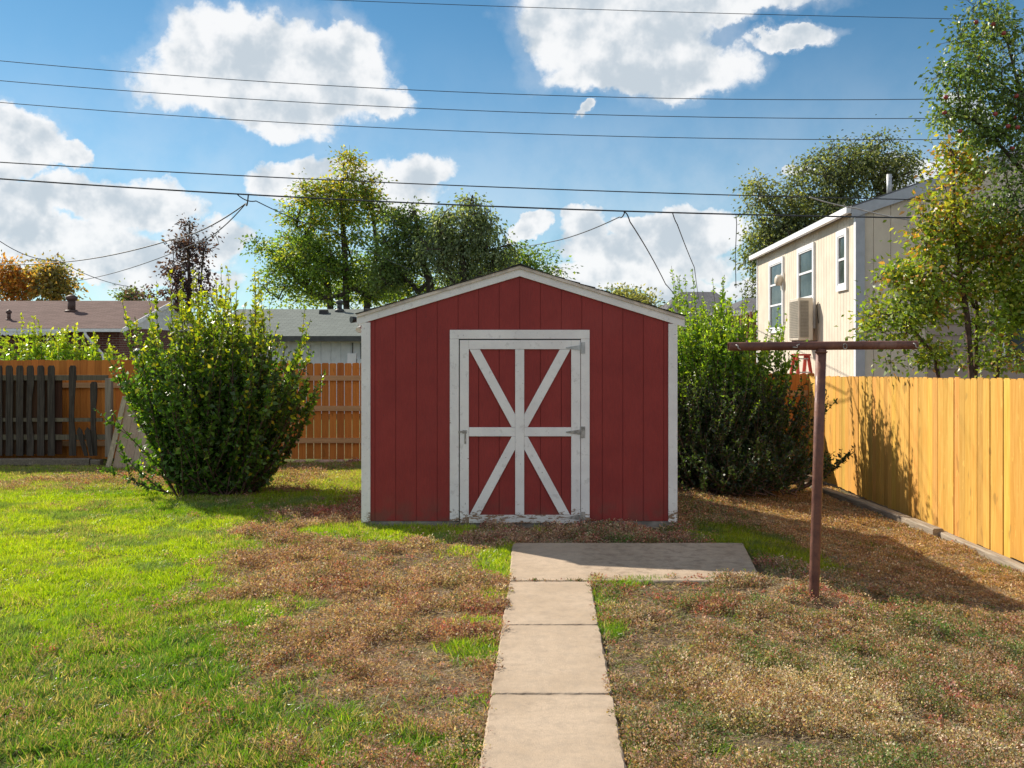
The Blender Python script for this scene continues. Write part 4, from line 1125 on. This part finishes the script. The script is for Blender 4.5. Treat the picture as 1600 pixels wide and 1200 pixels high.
    window(r, 2.6, 3.8, 2.05, 2.62, -.031, fw=.09)
    c = MB(); a = loc(1292, 470); c.tube([(-.03, loc(1281, 455)[0], loc(1281, 472)[1]), (-.06, loc(1281, 455)[0], loc(1281, 478)[1]), (-.03, loc(1281, 455)[0], loc(1281, 505)[1])], .010, 6); c.build('cable', M_black, r)
    return loc, r
loc, HB = house_beige()

def on_house(px_, py_, off):                   # point off metres out from the side wall
    y, z = loc(px_, py_); v = Matrix.Rotation(TH, 3, 'Z') @ Vector((-off, y, z)); return Vector((K[0], K[1], -.4)) + v
def ac():
    c = on_house(1272, 532, .0); y, z = loc(1272, 532)
    r = empty('condenser_unit', tuple(c), rz=TH, label='beige louvred air conditioning condenser mounted on the beige house wall', cat='air conditioner')
    h = (532-468)/FPX*c.y*1.02; d = .30; w = .80
    b = MB(); b.box(-.12-d, -.12, -w*.5, w*.5, 0, h); b.build('casing', M_ac, r, bevel=.012)
    g = MB(); n = 22
    for k in range(n):
        zz = .07 + (h-.14)*k/(n-1); g.box(-.12-d-.012, -.12-d-.001, -w*.5+.05, w*.5-.05, zz-.006, zz+.006)
    for k in range(9):
        xx = -w*.5+.05 + (w-.1)*k/8; g.box(-.12-d-.016, -.12-d-.0125, xx-.005, xx+.005, .06, h-.06)
    g.build('side_grille', M_acg, r)
    g = MB(); n = 26
    for k in range(n):
        zz = .07 + (h-.14)*k/(n-1); g.box(-.12-d+.04, -.12-.10, -w*.5-.012, -w*.5-.001, zz-.008, zz+.008)
    for k in range(7):
        xx = -.12-d+.04 + (d-.14)*k/6; g.box(xx-.005, xx+.005, -w*.5-.016, -w*.5-.0125, .06, h-.06)
    g.build('front_grille', M_acg, r)
    for q in (-w*.35, w*.35-.04): box_part('bracket', M_dkgrey, r, (-.10-d, -.0, q, q+.04, -.05, -.002))
ac()
def ladder():
    c = on_house(1266, 560, .25); r = empty('step_ladder', (c.x-.1, c.y-.6, -.4), rz=TH+R(28), label='red fibreglass step ladder standing against the beige house below the condenser', cat='ladder')
    H = 2.02
    def leg(name, x0, x1, y0, y1, m=M_redl):
        b = MB(); s = .035
        b.add([(x0-s,y0-.015,0),(x0+s,y0-.015,0),(x0+s,y0+.015,0),(x0-s,y0+.015,0),(x1-s,y1-.015,H),(x1+s,y1-.015,H),(x1+s,y1+.015,H),(x1-s,y1+.015,H)], [(0,3,2,1),(4,5,6,7),(0,1,5,4),(1,2,6,5),(2,3,7,6),(3,0,4,7)])
        b.build(name, m, r)
    leg('rail', -.28, -.15, -.35, -.02); leg('rail', .28, .15, -.35, -.02); leg('rear_rail', -.26, -.15, .45, .06); leg('rear_rail', .26, .15, .45, .06)
    for k in range(7):
        z = .28*(k+1); t = z/H; x = .28 - .13*t; y = -.35 + .33*t
        box_part('step', M_galv, r, (-x+.036, x-.036, y-.035, y+.035, z-.012, z+.012))
    box_part('top_cap', M_redl, r, (-.19, .19, -.06, .10, H+.001, H+.04))
ladder()
def deck():
    c = (6.70, 27.6); r = empty('deck_screen', (c[0]-.1, c[1], -.3), rz=R(8), label='brown vertical slat deck screen beyond the far corner of the beige house', cat='deck screen')
    s = MB(); n = 9; L_ = 1.9
    for k in range(n): y = L_*k/(n-1); s.box(-.02, .02, y-.04+0, y+.05, 1.1, 3.12 - .02*k)
    o = s.build('slats', M_brownw, r); tone_n(o, 8, .8, 1.3)
    for z in (1.15, 3.0): o = box_part('rail', M_brownw, r, (.021, .06, -.05, L_, z-.04, z+.04)); tone_n(o, 8, 1, 1)
    for y in (0, L_): o = box_part('post', M_brownw, r, (.061, .15, y-.045, y+.045, 0, 3.1)); tone_n(o, 8, .9, .9)
deck()
def hip_house(name, lab, Y, xl, xr, ridge_l, ridge_r, yr, ye, wallm, depth=8):
    a, b = P(xl, ye, Y), P(xr, ye, Y); r = empty(name, (a.x, Y, -.3), label=lab, cat='house'); W = b.x-a.x; ze = a.z+.3
    rl, rr_ = P(ridge_l, yr, Y+depth/2), P(ridge_r, yr, Y+depth/2); zr = rl.z+.3
    box_part('wall', wallm, r, (.4, W-.4, .4, depth-.4, 0, ze))
    m = MB(); p = [(0,0,ze),(W,0,ze),(W,depth,ze),(0,depth,ze),(rl.x-a.x,depth/2,zr),(rr_.x-a.x,depth/2,zr)]
    m.add(p, [(0,1,5,4),(1,2,5),(2,3,4,5),(3,0,4),(0,3,2,1)]); m.build('roof', M_shC, r)
    f = MB(); f.box(-.02, W+.02, -.03, -.001, ze-.16, ze+.02); f.build('gutter', M_wtrim, r)
hip_house('grey_roof_house', 'distant house with a grey hip roof seen between the shed and the shrub', 41, 1022, 1190, 1064, 1118, 456, 508, M_beige)
hip_house('blue_house', 'dark blue distant house half hidden left of the deck screen', 34, 1146, 1222, 1166, 1190, 466, 486, M_bluew, 6)

# ------------------------------------------------------------------ utility wires
def wire(name, px, Y, rad, lab, x_ext=(-500, 2100), m=M_wire, seg=40, cat='wire', group=None):
    pts = [((x-800)/FPX*Y, EYE+(HZ-y)/FPX*Y) for x, y in px]
    xs = np.array([p[0] for p in pts]); zs = np.array([p[1] for p in pts]); c = np.polyfit(xs, zs, min(2, len(pts)-1))
    a = ((x_ext[0]-800)/FPX*Y) if x_ext else xs[0]; b = ((x_ext[1]-800)/FPX*Y) if x_ext else xs[-1]
    t = np.linspace(a, b, seg); mb_ = MB(); mb_.tube([(q, Y, float(np.polyval(c, q))) for q in t], rad, 6)
    tag(mb_.build(name, m), lab, cat, group)
GW = 'overhead utility wires'
wire('overhead_wire', [(520, 0), (1000, 17), (1520, 30)], 17.2, .0055, 'thin overhead wire crossing the top edge of the sky', group=GW)
wire('overhead_wire', [(0, 95), (800, 147), (1450, 155)], 17.4, .0062, 'thin overhead wire, highest of the three running across both big clouds', group=GW)
wire('overhead_wire', [(0, 126), (800, 175), (1450, 185)], 17.4, .0062, 'thin overhead wire, middle of the three running across the sky', group=GW)
wire('overhead_wire', [(0, 160), (800, 208), (1470, 218)], 17.4, .0062, 'thin overhead wire, lowest of the three running across the sky', group=GW)
wire('overhead_cable', [(0, 254), (400, 274), (800, 295), (1170, 305)], 17.4, .0095, 'black overhead cable, upper of the two passing the treetops', group=GW)
wire('overhead_cable', [(0, 280), (400, 303), (800, 325), (1150, 335), (1430, 340)], 17.4, .013, 'thickest black overhead cable, lower of the two passing the treetops', group=GW)
def drop(pts, rad, lab, m=M_wire, sag=.12):
    P_ = [Vector(p) for p in pts]; mb_ = MB(); out = []
    for a, b in zip(P_[:-1], P_[1:]):
        for k in range(10): t = k/10; out.append(a.lerp(b, t) - Vector((0, 0, sag*4*t*(1-t))))
    out.append(P_[-1]); mb_.tube(out, rad, 6); tag(mb_.build('service_drop', m), lab, 'wire', 'service drop wires')
drop([P(388, 304, 17.4), P(384, 318, 17.6), P(270, 374, 21), P(75, 411, 27), P(-60, 405, 32)], .012, 'upper service wire sloping down left past the purple leaved tree', sag=.10)
drop([P(384, 318, 17.7), P(300, 383, 21), P(110, 440, 32.5)], .010, 'lower service wire sloping down left to the brick house roof')
drop([P(-40, 362, 22), P(0, 377, 22), P(90, 407, 24), P(212, 449, 30)], .009, 'faint wire descending rightwards behind the far left roof')
drop([P(370, 303, 17.4), P(400, 314, 17.7), P(520, 362, 24), P(640, 420, 30)], .010, 'service wire running down right into the big yellow green tree', sag=.05)
drop([P(976, 332, 17.4), P(968, 339, 17.6), P(870, 376, 24), P(800, 386, 44), P(700, 400, 60)], .011, 'service wire from the thick cable down left behind the shed roof', sag=.04)
drop([P(975, 332, 17.4), P(984, 346, 17.5), P(1040, 444, 23), P(1062, 475, 34)], .011, 'service wire falling steeply right to the distant grey roof', sag=-.05)
drop([P(1051, 333, 17.4), P(1058, 350, 17.6), P(1085, 418, 24), P(1092, 470, 40)], .009, 'thin wire falling steeply above the tall shrub shoots', sag=.02)
drop([P(1150, 336, 17.4), P(1151, 350, 17.4), P(1149, 400, 17.5), P(1150, 450, 17.5)], .007, 'loose cable end hanging straight down left of the beige house', sag=0)
drop([P(1265, 308, 17.35), P(1340, 326, 17.5), P(1430, 345, 17.6), P(1560, 352, 17.7)], .012, 'pale wire crossing in front of the beige house gable', m=M_wire2, sag=.02)

# ------------------------------------------------------------------ trees
def Pg(x, y, Y, dy=0): p = P(x, y, Y); return (p.x, p.y+dy, p.z)
def blob(x, y, rx, ry, Y, d=None, rd=None):
    s = Y/FPX; p = P(x, y, Y); return ((p.x, p.y + (d or 0), p.z), (rx*s, (rd or rx*s*.8), ry*s))
LG = [(.16,.26,.05), (.23,.34,.055), (.11,.19,.045), (.34,.38,.05)]
DG = [(.11,.17,.055), (.08,.12,.045), (.16,.21,.07), (.20,.24,.09)]
GG = [(.15,.19,.10), (.11,.15,.08), (.22,.25,.13), (.08,.11,.06)]
Y1 = 40.0
b1 = P(545, 480, Y1); T = tree('deciduous_tree', 'tallest yellow green deciduous tree behind the pale house roof', 'tree', (b1.x, Y1, -.3),
     [[(b1.x, Y1, -.3), Pg(541, 470, Y1), Pg(540, 420, Y1), Pg(535, 340, Y1), Pg(535, 280, Y1)], [(b1.x-.6, Y1+.6, -.3), Pg(512, 470, Y1, .5), Pg(500, 400, Y1, .5), Pg(470, 350, Y1, .5)], [(b1.x+.5, Y1-.5, -.3), Pg(575, 460, Y1), Pg(590, 390, Y1), Pg(580, 320, Y1)]],
     [blob(540, 315, 62, 45, Y1), blob(548, 262, 34, 24, Y1), blob(497, 300, 36, 22, Y1), blob(505, 350, 70, 40, Y1), blob(478, 400, 80, 36, Y1), blob(585, 350, 40, 80, Y1), blob(435, 378, 36, 16, Y1), blob(430, 420, 34, 14, Y1), blob(458, 335, 28, 14, Y1), blob(540, 430, 85, 45, Y1), blob(585, 440, 45, 40, Y1), blob(455, 440, 50, 30, Y1)],
     300, 21000, .14, .42, LG, (.35, .25, .25, .15), r0=.016, seed=1, top_pal=[(.36,.30,.05), (.30,.33,.05), (.42,.36,.05)], flat=.6)
Y2 = 38.0
b2 = P(648, 470, Y2); tree('deciduous_tree', 'slim dark green tree standing between the tallest tree and the drooping one', 'tree', (b2.x+.5, Y2, -.3),
     [[(b2.x+.5, Y2, -.3), Pg(672, 440, Y2), Pg(655, 395, Y2), Pg(648, 330, Y2)], [(b2.x+.3, Y2, -.3), Pg(700, 440, Y2), Pg(680, 400, Y2)]],
     [blob(648, 345, 38, 40, Y2), blob(620, 380, 32, 55, Y2), blob(625, 440, 40, 34, Y2), blob(655, 400, 40, 40, Y2), blob(605, 430, 30, 35, Y2)],
     110, 7500, .13, .40, [tuple(1.35*q for q in c_) for c_ in DG], (.35, .25, .25, .15), r0=.018, seed=2)
Y3 = 37.0
b3 = P(735, 470, Y3); tree('elm_tree', 'grey green drooping elm whose top stands over the shed roof', 'tree', (b3.x, Y3, -.3),
     [[(b3.x, Y3, -.3), Pg(728, 450, Y3), Pg(722, 400, Y3), Pg(730, 340, Y3), Pg(738, 305, Y3)], [(b3.x, Y3, -.3), Pg(715, 450, Y3), Pg(690, 410, Y3), Pg(685, 360, Y3)], [(b3.x, Y3, -.3), Pg(760, 440, Y3), Pg(775, 390, Y3)]],
     [blob(742, 320, 32, 30, Y3), blob(720, 365, 50, 42, Y3), blob(765, 370, 30, 45, Y3), blob(690, 385, 38, 45, Y3), blob(740, 420, 60, 36, Y3), blob(790, 400, 28, 26, Y3), blob(700, 350, 30, 25, Y3)],
     140, 11500, .13, .38, [tuple(1.45*q for q in c_) for c_ in GG], (.35, .25, .2, .2), r0=.018, droop=.55, seed=3)
Y4 = 43.0
b4 = P(830, 480, Y4); tree('deciduous_tree', 'rounded green tree top rising behind the shed peak', 'tree', (b4.x, Y4, -.3), [[(b4.x, Y4, -.3), Pg(828, 440, Y4), Pg(826, 410, Y4)]],
     [blob(820, 405, 38, 16, Y4), blob(850, 425, 28, 18, Y4), blob(800, 430, 35, 22, Y4)], 40, 3000, .16, .55, LG, (.3, .3, .3, .1), seed=4)
Y5 = 34.0
b5 = P(640, 500, Y5); tree('low_tree', 'low bright green tree filling the gap below the dark slim tree', 'tree', (b5.x, Y5+12, -.3), [[(b5.x, Y5+12, -.3), (b5.x, Y5+12, 2.5)]],
     [blob(620, 450, 60, 22, Y5+12), blob(690, 455, 50, 20, Y5+12), blob(550, 455, 70, 20, Y5+12), blob(470, 462, 50, 16, Y5+12), blob(750, 440, 60, 24, Y5+12)], 60, 6000, .17, .65, [(.20,.30,.04), (.30,.38,.05), (.36,.40,.08), (.15,.22,.04)], (.25,)*4, seed=5)
Y6 = 33.0
b6 = P(296, 480, Y6+8); tree('purple_leaf_tree', 'thin dark purple leaved tree with bare twigs behind the brick house gable', 'tree', (b6.x, Y6+8, -.3),
     [[(b6.x, Y6+8, -.3), Pg(296, 440, Y6+8), Pg(294, 390, Y6+8), Pg(297, 345, Y6+8)], [(b6.x, Y6+8, -.3), Pg(275, 440, Y6+8), Pg(268, 375, Y6+8)], [(b6.x, Y6+8, -.3), Pg(318, 395, Y6+8), Pg(342, 382, Y6+8)]],
     [blob(297, 360, 22, 18, Y6+8), blob(300, 385, 30, 18, Y6+8), blob(293, 425, 36, 38, Y6+8), blob(300, 460, 44, 25, Y6+8), blob(235, 462, 28, 8, Y6+8), blob(270, 380, 12, 20, Y6+8), blob(325, 365, 14, 10, Y6+8)],
     80, 3000, .14, .34, [(.075,.038,.055), (.10,.055,.07), (.05,.03,.045), (.12,.08,.08)], (.3, .3, .3, .1), bare=.28, r0=.014, seed=6)
Y7 = 55.0
for i, (cx, lab) in enumerate(((20, 'orange autumn tree at the far left edge above the brick house roof'), (86, 'olive and orange autumn tree right of the orange one above the brick house roof'))):
    b7 = P(cx, 480, Y7); tree('autumn_tree', lab, 'tree', (b7.x, Y7+i, -.3), [[(b7.x, Y7, -.3), Pg(cx, 450, Y7), Pg(cx, 425, Y7)]],
     [blob(cx, 445, 34, 28, Y7), blob(cx-8, 428, 22, 16, Y7)], 45, 2800, .22, .62, [(.50,.22,.06), (.56,.28,.07), (.34,.24,.09), (.24,.22,.07)] if i == 0 else [(.28,.24,.09), (.46,.26,.07), (.20,.22,.09), (.36,.28,.09)], (.35, .25, .2, .2), r0=.02, seed=7+i, group='autumn trees above the brick house')
b8 = P(205, 480, 48); tree('round_tree', 'small grey green tree top just above the brick house ridge', 'tree', (b8.x, 48, -.3), [[(b8.x, 48, -.3), Pg(205, 465, 48)]],
     [blob(203, 462, 14, 8, 48), blob(215, 464, 14, 7, 48)], 18, 700, .16, .4, DG, (.25,)*4, seed=9)
for i, (cx, yy, lab) in enumerate(((968, 462, 'small pale olive tree top above the right slope of the shed roof'), (1000, 470, 'lower olive tree top beside the distant grey roof'))):
    b9 = P(cx, 480, 46+i*4); tree('olive_tree', lab, 'tree', (b9.x, 46+i*4, -.3), [[(b9.x, 46+i*4, -.3), Pg(cx, 478, 46+i*4), Pg(cx+3, 460, 46+i*4)]],
     [blob(cx, yy, 24, 12, 46+i*4), blob(cx+5, yy+12, 34, 12, 46+i*4)], 26, 1300, .17, .42, [(.25,.27,.12), (.18,.22,.09), (.36,.35,.17), (.28,.28,.11)], (.25,)*4, seed=10+i, group='olive tree tops right of the shed')
Y10 = 46.0
b10 = P(1310, 500, Y10); tree('elm_tree', 'large grey green elm spreading behind the beige house', 'tree', (b10.x, Y10, -.3),
     [[(b10.x, Y10, -.3), Pg(1300, 420, Y10), Pg(1305, 330, Y10), Pg(1320, 270, Y10), Pg(1340, 235, Y10)], [(b10.x-1, Y10, -.3), Pg(1270, 400, Y10), Pg(1235, 350, Y10), Pg(1200, 320, Y10)], [(b10.x, Y10, -.3), Pg(1340, 340, Y10), Pg(1390, 290, Y10)]],
     [blob(1345, 250, 72, 38, Y10), blob(1285, 285, 62, 42, Y10), blob(1205, 325, 46, 44, Y10), blob(1395, 270, 42, 36, Y10), blob(1230, 370, 60, 36, Y10), blob(1300, 350, 90, 50, Y10), blob(1195, 395, 34, 50, Y10), blob(1180, 440, 24, 34, Y10), blob(1390, 320, 40, 25, Y10), blob(1180, 295, 20, 16, Y10)],
     330, 27000, .16, .58, GG + [(.30,.31,.09)], (.3, .25, .2, .15, .1), r0=.02, droop=.25, seed=12)
# yellow green multi stem tree over the right fence
Y11 = 13.2
def s11(x, y, dy=0): return Pg(x, y, Y11, dy)
b11 = P(1520, 760, Y11)
tree('pear_tree', 'yellow green and orange leaved multi stemmed tree behind the right fence', 'tree', (b11.x, Y11, -.36),
     [[(b11.x, Y11, -.36), s11(1518, 590), s11(1512, 500), s11(1500, 420), s11(1490, 330), s11(1490, 240)],
      [(b11.x, Y11, -.36), s11(1535, 590, .2), s11(1538, 480, .2), s11(1530, 400, .3), s11(1550, 300, .4)],
      [(b11.x-.3, Y11, -.36), s11(1466, 590), s11(1462, 560), s11(1430, 520), s11(1395, 495)],
      [(b11.x+.3, Y11, -.36), s11(1575, 590, .3), s11(1585, 500, .3), s11(1610, 430, .4)]],
     [blob(1500, 255, 42, 40, Y11), blob(1490, 330, 62, 48, Y11), blob(1480, 385, 62, 34, Y11), blob(1570, 380, 60, 60, Y11), blob(1420, 480, 62, 28, Y11), blob(1385, 510, 45, 22, Y11), blob(1460, 440, 60, 34, Y11), blob(1350, 520, 30, 12, Y11),
      blob(1455, 550, 40, 22, Y11), blob(1560, 470, 60, 60, Y11), blob(1395, 560, 24, 14, Y11), blob(1405, 430, 36, 16, Y11), blob(1620, 450, 60, 80, Y11), blob(1560, 560, 60, 20, Y11)],
     300, 14000, .076, .17, [(.22,.33,.04), (.31,.39,.05), (.42,.42,.06), (.50,.27,.08), (.14,.22,.04)], (.3, .27, .2, .08, .15), bark=M_bark_r, leafm=M_leaf_dk, r0=.0046, seed=13, top_pal=[(.52,.42,.05), (.56,.28,.08), (.38,.40,.05), (.24,.32,.05)])
Y12 = 12.4
b12 = P(1690, 760, Y12)
AT = tree('apple_tree', 'tall dark green apple tree hung with red apples at the top right', 'tree', (b12.x, Y12, -.36),
     [[(b12.x, Y12, -.36), Pg(1685, 500, Y12), Pg(1660, 350, Y12), Pg(1620, 230, Y12), Pg(1590, 130, Y12), Pg(1570, 50, Y12), Pg(1560, -30, Y12)],
      [(b12.x, Y12, -.36), Pg(1670, 360, Y12), Pg(1600, 270, Y12), Pg(1540, 200, Y12), Pg(1490, 170, Y12)]],
     [blob(1560, 40, 52, 50, Y12), blob(1530, 110, 62, 36, Y12), blob(1570, 160, 62, 46, Y12), blob(1500, 160, 40, 30, Y12), blob(1560, 235, 58, 40, Y12), blob(1650, 150, 80, 130, Y12), blob(1500, 70, 22, 22, Y12), blob(1530, 200, 45, 28, Y12), blob(1640, 330, 60, 60, Y12), blob(1575, 300, 40, 40, Y12), blob(1515, 20, 26, 24, Y12), blob(1478, 115, 20, 14, Y12), blob(1475, 190, 16, 26, Y12)],
     250, 13500, .058, .18, [(.12,.20,.05), (.17,.26,.065), (.09,.14,.04), (.25,.32,.11)], (.3, .3, .25, .15), leafm=M_leaf_dk, r0=.0034, seed=14, bare=.12, droop=.2)
ap = MB(); n1, n2 = 10, 7; vs = []; rA = .030
for i in range(n2+1):
    th = math.pi*i/n2; rr_ = rA*math.sin(th)*(1+.08*math.cos(th)); zz = rA*.92*math.cos(th) - (.35*rA if i == 0 else 0)*1
    for k in range(n1): vs.append((rr_*math.cos(6.2832*k/n1), rr_*math.sin(6.2832*k/n1), zz))
ap.add(vs, [(i*n1+k, (i+1)*n1+k, (i+1)*n1+(k+1) % n1, i*n1+(k+1) % n1) for i in range(n2) for k in range(n1)], True)
a0 = ap.build('apple', M_apple, AT)
apx = [(1525,35),(1552,38),(1568,52),(1478,152),(1476,176),(1585,184),(1575,197),(1590,199),(1572,212),(1582,232),(1555,178),(1588,150),(1530,90),(1500,205)]
for i, (x, y) in enumerate(apx):
    o = a0 if i == 0 else a0.copy()
    if i: col.objects.link(o); o.parent = AT
    p = P(x, y, Y12 - .12 - .10*(i % 4)); o.location = (p.x-b12.x, p.y-Y12, p.z+.36)

# shrubs
LGs = [(.17,.34,.03), (.24,.42,.04), (.30,.46,.05), (.13,.25,.03)]
p = P(95, 560, 18.0)
shrub('green_shrub', 'bright light green shrub showing over the top of the left fence', 'shrub', (p.x-.25, 18.0, -.2), 2.62, 1.05, 150, 60, .095, LGs, [(.50,.55,.04), (.38,.50,.04)], seed=3, ry=.5, topf=.42, low=.1, tipf=.35, spread0=.35, rp=.45)
p = P(165, 560, 18.2)
shrub('green_shrub', 'smaller light green shrub over the fence between the brick house corner and the tall shrub', 'shrub', (p.x, 18.3, -.2), 2.3, .75, 80, 60, .09, LGs, [(.48,.55,.04), (.36,.48,.04)], seed=4, ry=.5, topf=.3, low=.1, spread0=.25)
shrub('tall_shrub', 'tall bright green shrub with long shoots immediately right of the shed', 'shrub', (2.88, 14.95, -.15), 2.85, 1.10, 215, 60, .074, [(.13,.25,.035), (.19,.34,.04), (.25,.40,.04), (.10,.18,.03)], [(.36,.54,.035), (.46,.56,.04)], seed=5, ry=.7, topf=.30, low=.10, spread0=.3, rp=.6, tipp=.7, tlo=.5)
shrub('leggy_shoots', 'slender leafy shoots rising higher than the tall shrub beside the shed', 'shrub', (2.85, 15.3, -.16), 3.45, .62, 14, 52, .075, [(.11,.22,.03), (.17,.32,.035)], [(.30,.46,.03), (.24,.40,.035)], seed=6, topf=.12, low=0, spread0=.25, sub=1)
shrub('leafy_shoot', 'single leafy shoot standing in front of the condenser unit', 'shrub', (3.93, 14.9, -.25), 2.75, .16, 7, 70, .068, [(.10,.20,.03), (.15,.28,.035)], [(.24,.40,.03)], seed=7, topf=.15, low=.2, spread0=.08, sub=3)
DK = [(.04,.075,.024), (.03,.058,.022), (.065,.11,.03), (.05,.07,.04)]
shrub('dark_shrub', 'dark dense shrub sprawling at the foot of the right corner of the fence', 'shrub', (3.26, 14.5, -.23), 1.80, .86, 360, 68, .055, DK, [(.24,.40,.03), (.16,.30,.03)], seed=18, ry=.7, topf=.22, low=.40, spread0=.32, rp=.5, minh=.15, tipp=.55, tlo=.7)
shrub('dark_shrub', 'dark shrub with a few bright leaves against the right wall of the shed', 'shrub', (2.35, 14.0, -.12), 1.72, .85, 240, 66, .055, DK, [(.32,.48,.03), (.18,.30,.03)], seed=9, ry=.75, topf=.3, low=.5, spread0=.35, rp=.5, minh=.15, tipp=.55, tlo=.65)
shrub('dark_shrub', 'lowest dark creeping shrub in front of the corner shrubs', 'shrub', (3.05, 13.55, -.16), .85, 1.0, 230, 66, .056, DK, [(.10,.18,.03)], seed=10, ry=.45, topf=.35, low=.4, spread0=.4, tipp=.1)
